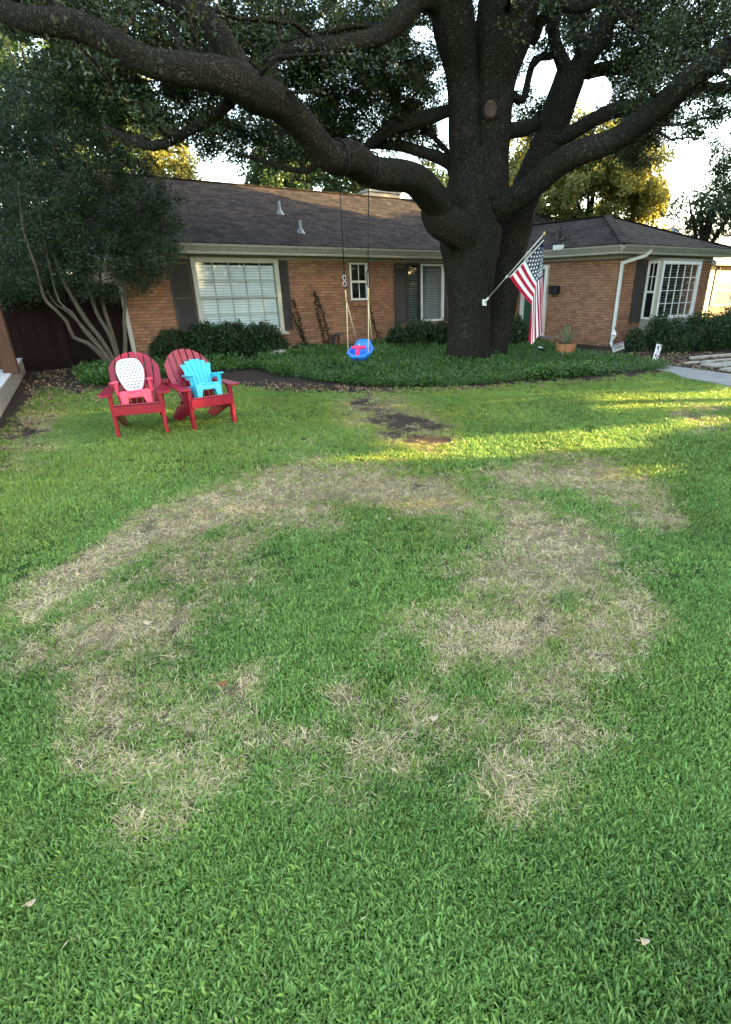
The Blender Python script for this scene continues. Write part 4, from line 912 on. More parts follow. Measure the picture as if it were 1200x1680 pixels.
kL, kR = P(567, 475, 10.62), P(605, 472, 10.75); hL, hR = P(565, 446, 10.62), P(604, 442, 10.75)
jL, jR = P(569, 495, 10.66), P(604.5, 492, 10.75)
bL, fL = swl(-.17, .30, .36), swl(-.21, -.10, .13); bR, fR = swl(.15, .30, .36), swl(.21, -.10, .13)
def rope(name, pts, r, m): MB().tube([Vector(tuple(map(float, p)))-swo if not isinstance(p, tuple) else p for p in pts], r, 8).build(name, m, swing)
L_ = lambda v: Vector(tuple(map(float, v)))-swo
MB().tube([L_(kL), L_(jL)], .012, 8).build('rope', ROPE, swing); MB().tube([L_(kR), L_(jR)], .012, 8).build('rope', ROPE, swing)
for a, b in ((jL, bL), (jL, fL), (jR, bR), (jR, fR)): MB().tube([L_(a), b], .009, 8).build('rope', ROPE, swing)
def loop(p0, p1, rr, m, nm):
    a, b = L_(p0), L_(p1); d = (a-b); s = Vector((.022, .004, 0)); pts = [a, a-d*.2+s, a-d*.8+s, b, a-d*.8-s, a-d*.2-s, a]; MB().tube(pts, rr, 6).build(nm, m, swing)
loop(hL, kL, .014, BLACK, 'strap'); loop(hR, kR, .014, BLACK, 'strap')
mb = MB(); pc = L_((hL+kL)/2)
for dz in (-.05, .05): mb.tube([pc+Vector((.03*math.cos(t), -.03, dz+.045*math.sin(t))) for t in np.linspace(0, 6.28, 12)], .008, 6)
mb.build('carabiner', STEEL, swing)
MB().tube([L_(LA), L_(hL)], .009, 6).build('hanging_line', BLACK, swing); MB().tube([L_(LB), L_(hR)], .009, 6).build('hanging_line', BLACK, swing)
for c in (LA, LB):
    mb = MB(); c = np.asarray(c); i = min(range(len(limb_paths[4][0])), key=lambda k: np.linalg.norm(limb_paths[4][0][k][:2]-c[:2])); pc = Vector(limb_paths[4][0][i]); r = limb_paths[4][1][i]*1.08
    dv = (Vector(limb_paths[4][0][min(i+1, len(limb_paths[4][0])-1)])-Vector(limb_paths[4][0][i-1])).normalized(); a = dv.cross(Vector((0, 0, 1))).normalized(); b = a.cross(dv)
    mb.tube([pc+(a*math.cos(t)+b*math.sin(t))*r-swo for t in np.linspace(0, 2*math.pi, 25)], .014, 6, cap=False); mb.build('limb_strap', BLACK, swing)

# ------------------------------------------------------------------ FLAG
fb, ft = P(797, 494, 12.93), P(893, 384, 11.5)
flag = empty('flag_on_pole', (fb[0], fb[1], 0)); tag(flag, 'american flag with stars and stripes on an angled pole fixed to the oak', 'flag'); fo = np.array([fb[0], fb[1], 0])
V_ = lambda p: Vector(tuple(np.asarray(p, float)-fo))
MB().tube([V_(fb), V_(ft)], .0125, 10).build('pole', POLE, flag)
mb = MB(); dv = (V_(ft)-V_(fb)).normalized(); mb.tube([V_(fb)-dv*.06, V_(fb)+dv*.12], .025, 10); mb.box(V_(fb)-dv*.05, (.09, .04, .13)); mb.tube([V_(fb)-dv*.09, V_(fb)-dv*.03], [.04, .035], 10); mb.build('bracket', WHITE, flag)
mb = MB(); kp = fb+(ft-fb)*.40; mb.tube([V_(kp)-dv*.03, V_(kp)+dv*.03], .024, 10); mb.build('collar', WHITE, flag)
mb = MB(); mb.lathe([(.004, .05), (.022, .02), (.028, 0), (.018, -.02), (.012, -.03)], 10); q = mb.build('finial', mat('brass', (.55, .42, .14), .35, .1, 10, metal=.8), flag); q.location = V_(ft)
def zpx(zx, zy): return 780+zx/8.4, 380+zy/8.4
def lerp(a, b, t): return a+(b-a)*t
def cloth(u, v):
    hx, hy = lerp(475., 942., v), lerp(632., 122., v)
    bx = np.interp(v, [0, .46, 1], [772, 848, 942]); by_ = np.interp(v, [0, .46, 1], [1005, 705, 130]); ub = np.interp(v, [0, .46, 1], [.44, .42, .02])
    ex = np.interp(v, [0, .08, .23, .46, .7, 1], [728, 770, 800, 870, 915, 934]); ey = np.interp(v, [0, .08, .23, .46, .7, 1], [1500, 1555, 1545, 1440, 1405, 1385])
    if u < ub: t = u/ub; x, y = lerp(hx, bx, t), lerp(hy, by_, t)+14*math.sin(t*math.pi); fold = .03*math.sin(t*3.1)
    else:
        t = (u-ub)/(1-ub); x, y = lerp(bx, ex, t), lerp(by_, ey, t); fold = .09*math.sin(v*9.5+t*.8)*min(1, t*2.5)+.02*math.sin(t*9+v*4)
        x += 9*math.sin(v*9.5+1.2+t)*min(1, t*2)*(1-abs(2*v-1)*.6)
    hp_Y = lerp(12.28, 11.52, v); Y = lerp(hp_Y, 11.66+.25*(1-v), min(1, u*1.8)) + fold
    px, py = zpx(x, y); return P(px, py, Y)
NU, NV = 50, 26
vs = [V_(cloth(i/NU, j/NV)) for j in range(NV+1) for i in range(NU+1)]; mb = MB()
for j in range(NV):
    for i in range(NU):
        stripe = j//2; canton = j >= 12 and i < NU*.4
        mi = 2 if canton else (0 if stripe % 2 == 0 else 1)
        k = j*(NU+1)+i; mb.f.append([k, k+1, k+NU+2, k+NU+1]); mb.m.append(mi); mb.sm.append(True)
mb.v = [tuple(v) for v in vs]; mb.build('cloth', [F_RED, F_WHITE, F_BLUE], flag)
st = MB()
for r in range(9):
    for c in range(6 if r % 2 == 0 else 5):
        u = .4*(c+.5+(0 if r % 2 == 0 else .5))/6*1.0; v = 1-(7/13)*(r+.75)/9.5
        c0 = cloth(u, v); du = cloth(min(1, u+.012), v)-c0; dvv = cloth(u, min(1, v+.016))-c0
        du = du/np.linalg.norm(du)*.034; dvv = dvv/np.linalg.norm(dvv)*.034; tow = CAM-c0; tow = tow/np.linalg.norm(tow)*.006
        ring = []
        for k in range(10):
            t = math.pi/2+k*math.pi/5; rr = 1 if k % 2 == 0 else .45; ring.append(V_(c0+tow+du*rr*math.cos(t)+dvv*rr*math.sin(t)))
        st.add(ring, [tuple(range(10))])
st.build('stars', F_WHITE, flag)
MB().tube([V_(cloth(0, j/20)) for j in range(21)], .012, 6).build('heading', F_WHITE, flag)

# ------------------------------------------------------------------ ADIRONDACK CHAIRS
def adirondack(name='adirondack_chair'):
    o = empty(name)
    for sx in (-1, 1):
        x = sx*.27
        mb = MB(); mb.box((x+sx*.03, -.30, .265), (.045, .085, .53)); mb.build('front_leg', RED, o, bevel=.006)
        mb = MB(); mb.prism([(-.36, .40), (-.34, .27), (.30, .02), (.50, -.0), (.54, .04), (.25, .25)], 0, x-.02, x+.02); mb.build('rear_leg', RED, o, bevel=.005)
        mb = MB(); poly = []
        for t in np.linspace(-math.pi/2, math.pi/2, 9)[::-1]: pass
        pl = [(.295, .34), (.405, .34), (.425, -.20), (.44, -.30), (.43, -.37), (.40, -.41), (.355, -.425), (.31, -.41), (.275, -.37), (.265, -.30), (.28, -.2)]
        pl = [(sx*a, b) for a, b in pl]; mb.prism(pl, 2, .53, .553); mb.build('armrest', RED, o, bevel=.006)
        mb = MB(); mb.prism([(-.27, .53), (-.10, .53), (-.235, .38), (-.265, .33)], 0, x+sx*.055-.012, x+sx*.055+.012); mb.build('arm_bracket', RED, o, bevel=.004)
    MB().box((0, -.355, .345), (.60, .025, .11)).build('apron', RED, o, bevel=.006)
    for k in range(6):
        t = k/5; y = -.33+.43*t; z = .408-.135*t
        MB().box((0, y, z), (.55, .075, .02), (-.30, 0, 0)).build('seat_slat', RED, o, bevel=.005)
    # back slats, rounded together into an arch
    tilt = R_(27); ca, sa = math.cos(tilt), math.sin(tilt); N = 7
    for k in range(N):
        uc = (k-(N-1)/2)
        def top(x): return .80-.52*(1-math.sqrt(max(0, 1-(x/.36)**2)))*.75
        xb = uc*.068; xm = uc*.094; hw = .0395
        cols = []
        for f in np.linspace(0, 1, 9):
            xc = lerp(xb, xm, min(1, f*1.5)); w = lerp(.030, hw, min(1, f*1.5)); cols.append((xc-w, xc+w, f))
        mb = MB(); fr = []
        for a, b, f in cols:
            fr.append((a, top(a)*f, b, top(b)*f))
        vs = []
        for a, sa_, b, sb in fr:
            bow = .02*(abs(uc)/3)**2
            for (x, s) in ((a, sa_), (b, sb)):
                for th in (0, .02): vs.append((x, .12+s*sa-(th+bow)*ca+.02, .25+s*ca+(-th-bow)*(-sa)))
        fs = []
        for i in range(len(fr)-1):
            q = i*4; fs += [(q, q+2, q+6, q+4), (q+1, q+5, q+7, q+3), (q, q+4, q+5, q+1), (q+2, q+3, q+7, q+6)]
        q = (len(fr)-1)*4; fs += [(0, 1, 3, 2), (q, q+2, q+3, q+1)]; mb.add(vs, fs); mb.build('back_slat', RED, o, bevel=.004)
    MB().box((0, .34, .58), (.72, .03, .06)).build('back_brace', RED, o, bevel=.005)
    MB().box((0, .19, .27), (.52, .03, .08)).build('back_brace', RED, o, bevel=.005)
    return o
def copy_tree(o, parent=None):
    c = o.copy(); COL.objects.link(c); c.parent = parent
    for ch in o.children: copy_tree(ch, c)
    return c
def chair_place(o, pl, pr):
    a, b = G(*pl), G(*pr); d = b-a; rz = math.atan2(d[1], d[0]); mid = (a+b)/2; back = np.array([-math.sin(rz), math.cos(rz), 0])
    o.location = mid+back*.30; o.rotation_euler = (0, 0, rz); return rz
ca_ = adirondack(); tag(ca_, 'red slatted garden chair carrying the pink and white child seat', 'chair', 'red garden chairs on the lawn'); ca_.scale = (.96, .96, 1.02); rzA = chair_place(ca_, (196, 719), (276, 711))
cb_ = copy_tree(ca_); tag(cb_, 'red slatted garden chair carrying the turquoise child seat', 'chair', 'red garden chairs on the lawn'); cb_.scale = (.96, .96, 1.02); rzB = chair_place(cb_, (320, 706), (386, 694))
def on_chair(ch, rz, x, y, z): c, s = math.cos(rz), math.sin(rz); return (ch.location[0]+x*c-y*s, ch.location[1]+x*s+y*c, z)
# turquoise child chair
def kid_chair(name, m):
    o = empty(name)
    mb = MB(); mb.box((0, -.02, .165), (.33, .30, .03), (-.12, 0, 0)); mb.prism([(-.165, .17), (-.165, .10), (.165, .10), (.165, .17)], 1, -.19, -.165); mb.build('seat', m, o, bevel=.01)
    for sx in (-1, 1):
        mb = MB(); mb.prism([(sx*.165, .185), (sx*.165, 0), (sx*.105, 0), (sx*.075, .11), (sx*.06, .185)] if sx > 0 else [(sx*.06, .185), (sx*.075, .11), (sx*.105, 0), (sx*.165, 0), (sx*.165, .185)], 1, -.195, -.165); mb.build('front_leg', m, o, bevel=.006)
        mb = MB(); mb.prism([(-.17, .17), (-.13, 0), (-.07, 0), (-.02, .10), (.09, .10), (.15, 0), (.21, 0), (.20, .16)], 0, sx*.165-.015, sx*.165+.015); mb.build('side_panel', m, o, bevel=.006)
        mb = MB(); mb.prism([(-.18, .30), (-.14, .155), (-.07, .155), (-.06, .26), (.14, .26), (.15, .30)], 0, sx*.185-.014, sx*.185+.014); mb.box((sx*.195, -.02, .31), (.075, .36, .025)); mb.build('armrest', m, o, bevel=.01)
    return o
kc = kid_chair('child_chair', AQUA); tag(kc, 'turquoise plastic child chair sitting on the red garden chair', 'chair')
N = 6
for k in range(N):
    uc = k-(N-1)/2; mb = MB(); vs = []
    for s in np.linspace(0, 1, 6):
        w = lerp(.022, .034, s); x = uc*lerp(.046, .068, s); L = .40-.012*uc*uc*s
        for a in (x-w, x+w):
            for th in (0, .018): vs.append((a, .10+L*s*.42-th*.9+.006*abs(uc), .17+L*s*.90+th*.4))
    fs = []
    for i in range(5): q = i*4; fs += [(q, q+2, q+6, q+4), (q+1, q+5, q+7, q+3), (q, q+4, q+5, q+1), (q+2, q+3, q+7, q+6)]
    fs += [(0, 1, 3, 2), (20, 22, 23, 21)]; mb.add(vs, fs); mb.build('back_slat', AQUA, kc, bevel=.006)
MB().box((0, .17, .30), (.36, .015, .12), (-.42, 0, 0)).build('backrest', AQUA, kc, bevel=.006)
kc.location = on_chair(cb_, rzB, .03, -.09, .385); kc.rotation_euler = (R_(-8), 0, rzB+R_(-6)); kc.scale = (1.02, 1.0, .97)
pc_ = kid_chair('child_chair', PINK); tag(pc_, 'pink plastic child chair with white patterned backrest sitting on the red garden chair', 'chair')
# tall white backrest with little dark dashes
mb = MB(); out = []
for t in np.linspace(0, 2*math.pi, 36, endpoint=False):
    x = .155*math.copysign(abs(math.cos(t))**.55, math.cos(t)); s = .205+.245*math.copysign(abs(math.sin(t))**.75, math.sin(t)); x *= (.72+.28*min(1, max(0, s+.05)/.30)); out.append((x, s))
def bp(x, s, th): return (x, .09+s*.50-th*.86+.25*x*x, .19+s*.866+th*.5)
n = len(out); mb.add([bp(x, s, 0) for x, s in out]+[bp(x, s, .022) for x, s in out], [tuple(range(n)), tuple(range(2*n-1, n-1, -1))]+[(i, (i+1) % n, n+(i+1) % n, n+i) for i in range(n)]); mb.build('backrest', mat('offwhite_fabric', (.62, .62, .64), .8, .10, 7, bump=.3, bscale=40), pc_, bevel=.012)
mb = MB()
for r in range(10):
    for c in range(-4, 5):
        x = c*.040+(.020 if r % 2 else 0); s = .02+r*.042
        if (x/.145)**2+((s-.215)/.235)**2 > .86: continue
        a = (R_(35) if (r+c) % 2 else R_(-35))+random.gauss(0, .15); dx, ds = .013*math.cos(a), .013*math.sin(a); ex, es = -.0048*math.sin(a), .0048*math.cos(a)
        mb.add([bp(x+dx+ex, s+ds+es, .0245), bp(x-dx+ex, s-ds+es, .0245), bp(x-dx-ex, s-ds-es, .0245), bp(x+dx-ex, s+ds-es, .0245)], [(0, 1, 2, 3)])
mb.build('printed_dashes', MARK, pc_)
pc_.location = on_chair(ca_, rzA, 0, -.10, .375); pc_.rotation_euler = (R_(-6), R_(-3), rzA+R_(4)); pc_.scale = (1.08, 1.05, 1.0)

# ------------------------------------------------------------------ POT, HOSE, ROCK, LIGHT, SIGNS
pp0 = G(927, 588); pot = empty('potted_yucca', pp0); tag(pot, 'spiky yucca in an orange terracotta pot beside the path', 'potted plant')
k = 34*mpp(pp0)/2
MB().lathe([(k*.72, 0), (k*.95, .30), (k*1.0, .33), (k*1.0, .37), (k*.88, .37), (k*.85, .30)], 10, smooth=False).build('pot', TERRA, pot)
MB().lathe([(.001, .31), (k*.87, .31)], 16).build('soil', BARK, pot)
for i in range(34):
    a = i*2.4; el = R_(random.uniform(22, 82)); L = random.uniform(.42, .62); d0 = Vector((math.cos(a)*math.cos(el), math.sin(a)*math.cos(el), math.sin(el))); s = d0.cross(Vector((0, 0, 1))).normalized(); base = Vector((0, 0, .33))
    vs = []
    for j, t in enumerate((0, .35, .7, 1)):
        c = base+d0*L*t-Vector((0, 0, .10*t*t*math.cos(el))); w = (.016, .02, .013, .001)[j]; vs += [c-s*w, c-Vector((0, 0, .004)), c+s*w]
    fs = []
    for j in range(3): q = j*3; fs += [(q, q+1, q+4, q+3), (q+1, q+2, q+5, q+4)]
    MB().add(vs, fs).build('leaf', YUCCA, pot)
# hose on a wall hanger
hq = to_house(CAM+ray(556, 552)*(((HL(0, -.08)-CAM) @ DY)/(ray(556, 552) @ DY))); hose = empty('garden_hose', HL(hq[0], hq[1], hq[2]), HOUSE_YAW); tag(hose, 'dark garden hose looped over a hanger on the brick wall', 'hose')
MB().box((0, .03, .05), (.12, .1, .08)).build('hanger', GALV, hose)
mb = MB()
for i in range(6):
    w = .16+.03*i; mb.tube([(-.02-i*.015, -.02*i+.02, .10), (-.10-i*.02, -.015*i, .06), (-w, -.02*i, -.18), (-w-.02, -.02*i, -.42), (-w+.04, -.02*i, -hq[2]+.03+.01*i), (-.06-.015*i, -.02*i, -hq[2]+.05), (-.03-.01*i, -.02*i, -.2), (0, -.02*i+.01, .08)], .011, 6)
mb.tube([(0, 0, .1), (.12, -.02, .08), (.2, -.05, -.1), (.26, -.1, -.3), (.3, -.2, -hq[2]+.03)], .011, 6); mb.build('coil', HOSE, hose)
rp = G(457, 592); rk = MB(); bm = bmesh.new(); bmesh.ops.create_icosphere(bm, subdivisions=3, radius=1)
for v in bm.verts: v.co *= 1+.28*noise.noise(v.co*1.3+Vector((3, 1, 2)))+.08*noise.noise(v.co*4)
for v in bm.verts: v.co = Vector((v.co.x*.26, v.co.y*.18, v.co.z*.15+.13))
me = bpy.data.meshes.new('garden_rock'); bm.to_mesh(me); bm.free(); rko = link_mesh('garden_rock', me, None, STONE); rko.location = rp; rko.rotation_euler = (.1, -.3, .6); tag(rko, 'pale rough rock at the right end of the hedge', 'rock')
lp = G(889, 584); li = empty('garden_light', (lp[0], lp[1], 0)); tag(li, 'small dark garden spotlight with white top left of the pot', 'light')
MB().tube([(0, 0, -.05), (0, 0, .16)], .012, 8).build('stake', BLACK, li); MB().tube([(.06, .05, .15), (-.05, -.05, .19)], [.05, .06], 12).build('lamp_head', BLACK, li); MB().box((-.06, -.06, .23), (.10, .07, .04), (0, .2, .4)).build('panel', WHITE, li)
# small yard signs by the downspout
p = G(1004, 577); dsn = empty('lantern_stake', (p[0], p[1], 0), R_(10)); tag(dsn, 'white diamond ornament on a thin dark stake beside the downspout', 'ornament')
MB().tube([(0, 0, -.05), (0, 0, .30)], .008, 6).build('stake', BLACK, dsn); MB().lathe([(.001, .30), (.085, .42), (.085, .46), (.001, .60)], 4, smooth=False).build('diamond', WHITE, dsn); MB().box((0, 0, .44), (.14, .14, .025)).build('band', PURPLE, dsn); MB().lathe([(.004, .6), (.012, .63), (.001, .67)], 8).build('finial', BLACK, dsn)
p = G(1012, 582); ysn = empty('yard_sign', (p[0], p[1], 0), R_(16)); tag(ysn, 'low pale yard sign with pink border below the diamond ornament', 'sign')
for x in (-.16, .16): MB().tube([(x, 0, -.08), (x, 0, .22)], .008, 6).build('stake', BLACK, ysn)
MB().box((0, -.012, .20), (.36, .012, .19), (-.12, -.25, 0)).build('board', mat('weathered_sign', (.42, .38, .38), .6, .15, 9), ysn); 
for dz in (.075, -.075): MB().box((0-dz*.25, -.021-dz*.12, .20+dz), (.36, .006, .03), (-.12, -.25, 0)).build('stripe', PURPLE, ysn)
MB().box((.0, -.0215, .20), (.24, .006, .04), (-.12, -.25, 0)).build('lettering', GALV, ysn)
p = G(1072, 600); q = P(1083, 566, p[1]+.04); tsn = empty('leaning_board', (p[0], p[1], 0), R_(30)); tag(tsn, 'tall white board with purple marks leaning at the end of the planting bed', 'sign')
MB().box((0.05, 0, .22), (.17, .03, .52), (0, R_(11), 0)).build('board', CANVAS, tsn, bevel=.006)
mb = MB()
for i in range(22):
    zz = random.uniform(0, .44); xx = .05+(zz-.22)*.19+random.uniform(-.065, .065); mb.box((xx, -.018, zz), (random.uniform(.02, .045), .004, random.uniform(.02, .05)), (0, random.uniform(-1, 1), 0))
mb.build('purple_marks', PURPLE, tsn)
# timber edging and pavers on the right
def plank_at(a, b, w, h, m, name, label, cat, group=None):
    p, q = G(*a), G(*b); mb = MB(); mb.beam((p[0], p[1], h/2), (q[0], q[1], h/2), w, h); o = mb.build(name, m, None, bevel=.008); tag(o, label, cat, group); return o
plank_at((1133, 590), (1230, 582), .10, .07, TIMBER, 'edging_timber', 'long pale timber edging beneath the bay hedge', 'timber')
plank_at((1122, 598), (1215, 590), .09, .05, TIMBER, 'edging_timber', 'greyer half-buried timber between the hedge and the pavers', 'timber')
for (a, b, w, lab) in [((1151, 597), (1163, 596), .28, 'small pale paver left of the other stones'), ((1158, 602), (1176, 601), .34, 'square pale paver nearest the path edge'), ((1178, 601), (1240, 594), .40, 'long grey stone slab at the right edge'), ((1190, 609), (1240, 604), .3, 'reddish-grey slab closest to the path')]:
    plank_at(a, b, w, .05, STONE, 'paver', lab, 'paver', 'pavers beside the path')

# ------------------------------------------------------------------ LEFT WALL, FENCES
s0, s1 = G(0, 690), G(50, 601); dv = (s1-s0)[:2]/np.linalg.norm((s1-s0)[:2]); nv = np.array([-dv[1], dv[0]])
rz = math.atan2(dv[1], dv[0]); rwl = empty('retaining_wall', (s0[0], s0[1], 0), rz); tag(rwl, 'low concrete retaining wall at the left edge of the lawn', 'wall')
Lw = float(np.linalg.norm((s1-s0)[:2]))
MB().box((Lw/2-1.5, .16, .15), (Lw+3, .30, .32)).build('wall', CONCRETE, rwl, bevel=.02); MB().box((Lw/2-1.5-.25, .20, .325), (Lw+2.5, .42, .03)).build('coping', mat('pale_coping', (.50, .48, .47), .85, .15, 6, bump=.2), rwl, bevel=.01)
pf = G(20, 611, .34)
fen = empty('plank_fence', pf, HOUSE_YAW-R_(8)); tag(fen, 'brown plank fence with corner post standing on the concrete wall', 'fence')
MB().box((0, 0, .95), (.24, .16, 1.95)).build('post', WOOD, fen, bevel=.008)
bmsh = MB().box((0, 0, 0), (.135, .022, 1.85)).mesh('board', WOOD)
for i in range(14): o = link_mesh('board', bmsh, fen); o.location = (-.20-.142*i, .03, 1.0+random.uniform(-.01, .01))
for zz in (.25, 1.6): MB().box((-1.1, .065, zz), (2.1, .04, .08)).build('rail', WOOD, fen)
# red fence behind
f0, f1 = HL(-9.5, .25), HL(-3.98, .25); rfd = empty('board_fence', f0, HOUSE_YAW); tag(rfd, 'dark red board fence in shade behind the small tree', 'fence')
bmsh = MB().box((0, 0, 0), (.16, .02, 1.85)).mesh('board', FENCE)
for i in range(38): o = link_mesh('board', bmsh, rfd); o.location = (.08+i*.146, (.022 if i % 2 else 0)+random.uniform(-.001, .001), .95+random.uniform(-.012, .012))
for zz in (.4, 1.5): MB().box((2.75, .04, zz), (5.5, .04, .09)).build('rail', FENCE, rfd)

# ------------------------------------------------------------------ NEIGHBOUR HOUSE
ne0 = G(1150, 522); nh = empty('neighbour_house', (ne0[0], ne0[1], 0), HOUSE_YAW); tag(nh, 'sunlit peach neighbour house with blue-grey roof at the right edge', 'house')
MB().box((4.1, 3, 1.25), (8, 6, 2.6)).build('wall', NWALL, nh)
MB().box((.14, -.03, 1.3), (.42, .1, 2.5)).build('corner_board', SOFFIT, nh)
w = MB(); w.box((1.75, -.03, 1.35), (1.9, .08, .1)); w.box((1.75, -.03, 2.25), (1.9, .08, .1))
for x in (.85, 2.65): w.box((x, -.03, 1.55), (.1, .081, 1.9))
w.box((1.75, -.03, .6), (1.9, .08, .1)); w = w.build('window', SOFFIT, nh)
MB().box((1.75, -.02, 1.45), (1.7, .02, 1.7)).build('curtain', TAN, w); MB().box((1.75, -.035, 1.45), (1.7, .006, 1.7)).build('pane', GLASS, w); MB().box((.66, -.03, 1.45), (.22, .06, 1.8)).build('shutter', SHUTTER, nh)
MB().box((4.1, -.45, 2.62), (9, .1, .14)).build('fascia', TRIM, nh)
mb = MB(); deck(mb, [(-.4, -.5, 2.7), (8.6, -.5, 2.7), (7.6, 3, 4.6), (.8, 3, 4.6)], .08); deck(mb, [(-.4, -.5, 2.7), (.8, 3, 4.6), (-.4, 6.5, 2.7)], .08); deck(mb, [(-.4, 6.5, 2.7), (.8, 3, 4.6), (7.6, 3, 4.6), (8.6, 6.5, 2.7)], .08); deck(mb, [(8.6, -.5, 2.7), (8.6, 6.5, 2.7), (7.6, 3, 4.6)], .08)
nrf = mb.build('roof', NROOF, nh); mb = MB()
for r in range(13):
    for c in range(24):
        x = -.3+c*.37+.15*(r % 2)+r*.09; y = -.48+r*.26; z = 2.712+r*.26*.543
        if x < 8.3-r*.08: mb.box((x, y+.12, z+.075), (.35, .27, .02), (math.atan(.543), 0, 0))
tag(mb.build('shingles', NROOF, nrf), kind='stuff')

# ------------------------------------------------------------------ GRASS, GROUND COVER (geometry-node scatters)
SRC = bpy.data.collections.new('scatter_sources')
def tuft_mesh(name, nb, spread, h, w, lean, m, flat=0.0):
    mb = MB()
    for i in range(nb):
        a = random.uniform(0, 6.28); r = spread*math.sqrt(random.random()); b = Vector((r*math.cos(a), r*math.sin(a), 0)); ang = random.uniform(0, 6.28); ln = random.gauss(lean, .25)
        H = h*random.uniform(.5, 1.4); ww = w*random.uniform(.45, 1.3); d = Vector((math.cos(ang), math.sin(ang), 0)); s = Vector((-math.sin(ang+random.gauss(0, .5)), math.cos(ang), 0)).normalized()
        pts = []; cur = b; th = abs(ln)*.4+flat
        for k in range(4):
            pts.append(cur); cur = cur+(d*math.sin(th)+Vector((0, 0, 1))*math.cos(th))*H/3; th += abs(ln)*.55+random.uniform(0, .12)
        vs = []
        for k, q in enumerate(pts): wk = ww*(.8, 1, .75, .08)[k]/2; vs += [q-s*wk, q+s*wk]
        mb.add(vs, [(0, 1, 3, 2), (2, 3, 5, 4), (4, 5, 7, 6)], 0, True)
    me = bpy.data.meshes.new(name); me.from_pydata(mb.v, [], mb.f); me.polygons.foreach_set('use_smooth', [True]*len(mb.f)); me.materials.append(m); return me
def blade_mat(name, c1, c2, c3, trans=.3, rough=.4):
    m = bpy.data.materials.new(name); m.use_nodes = True; n = m.node_tree.nodes; l = m.node_tree.links; b = n['Principled BSDF']; b.inputs['Roughness'].default_value = rough; b.inputs['Specular IOR Level'].default_value = .5
    a = n.new('ShaderNodeAttribute'); a.attribute_type = 'INSTANCER'; a.attribute_name = 'tint'; g = n.new('ShaderNodeNewGeometry')
    y = n.new('ShaderNodeAttribute'); y.attribute_type = 'INSTANCER'; y.attribute_name = 'yel'
    ad = n.new('ShaderNodeMath'); ad.operation = 'MULTIPLY_ADD'; ad.inputs[1].default_value = .55; l.new(g.outputs['Random Per Island'], ad.inputs[0]); l.new(a.outputs['Fac'], ad.inputs[2])
    mx = n.new('ShaderNodeMix'); mx.data_type = 'RGBA'; mx.inputs[6].default_value = (*c1, 1); mx.inputs[7].default_value = (*c2, 1); l.new(ad.outputs[0], mx.inputs[0])
    b.inputs['Specular IOR Level'].default_value = .3; m2 = n.new('ShaderNodeMix'); m2.data_type = 'RGBA'; l.new(mx.outputs[2], m2.inputs[6]); m2.inputs[7].default_value = (*c3, 1); l.new(y.outputs['Fac'], m2.inputs[0])
    l.new(m2.outputs[2], b.inputs['Base Color']); tr = n.new('ShaderNodeBsdfTranslucent'); l.new(m2.outputs[2], tr.inputs[0]); ms = n.new('ShaderNodeMixShader'); ms.inputs[0].default_value = trans
    l.new(b.outputs[0], ms.inputs[1]); l.new(tr.outputs[0], ms.inputs[2]); l.new(ms.outputs[0], n['Material Output'].inputs[0]); return m
GREENB = blade_mat('grass_blade', (.034, .095, .018), (.225, .39, .095), (.31, .33, .045)); DRYB = blade_mat('straw_blade', (.36, .255, .13), (.80, .63, .37), (.30, .27, .10), .15, .7)
COVERB = blade_mat('cover_leaf', (.022, .060, .013), (.070, .160, .032), (.12, .13, .03), .2, .4)
def src(names, make):
    c = bpy.data.collections.new(names)
    for i in range(len(make)): c.objects.link(bpy.data.objects.new('%s_%02d' % (names, i), make[i]))
    return c
green_src = [tuft_mesh('g%d' % i, 34, .05, .025, .0066, .60, GREENB) for i in range(6)]
straw_src = [tuft_mesh('s%d' % i, 26, .055, .034, .0025, .6, DRYB, .85) for i in range(5)]
def join_tufts(name, a, b):
    bm = bmesh.new(); bm.from_mesh(a)
    for f in bm.faces: f.material_index = 0
    n0 = len(bm.faces); bm.from_mesh(b); bm.faces.ensure_lookup_table()
    for f in bm.faces[n0:]: f.material_index = 1
    me = bpy.data.meshes.new(name); bm.to_mesh(me); bm.free(); me.materials.append(a.materials[0]); me.materials.append(b.materials[0]); return me
mixed_src = [join_tufts('m%d' % i, tuft_mesh('ma%d' % i, 13, .05, .030, .0060, .7, GREENB), tuft_mesh('mb%d' % i, 15, .055, .038, .0027, .6, DRYB, .6)) for i in range(5)]
def cover_tuft():
    mb = MB()
    for i in range(16):
        a = random.uniform(0, 6.28); r = .09*math.sqrt(random.random()); z = random.uniform(.03, .13); c = Vector((r*math.cos(a), r*math.sin(a), z)); d = Vector((random.gauss(0, 1), random.gauss(0, 1), random.gauss(.25, .5))).normalized(); s = d.cross(Vector((random.gauss(0, .4), random.gauss(0, .4), 1))).normalized(); L = random.uniform(.035, .06)
        mb.add([c, c+d*L*.5+s*L*.22, c+d*L, c+d*L*.5-s*L*.22], [(0, 1, 2, 3)])
    me = bpy.data.meshes.new('cover'); me.from_pydata(mb.v, [], mb.f); me.materials.append(COVERB); return me
cover_src = [cover_tuft() for i in range(5)]
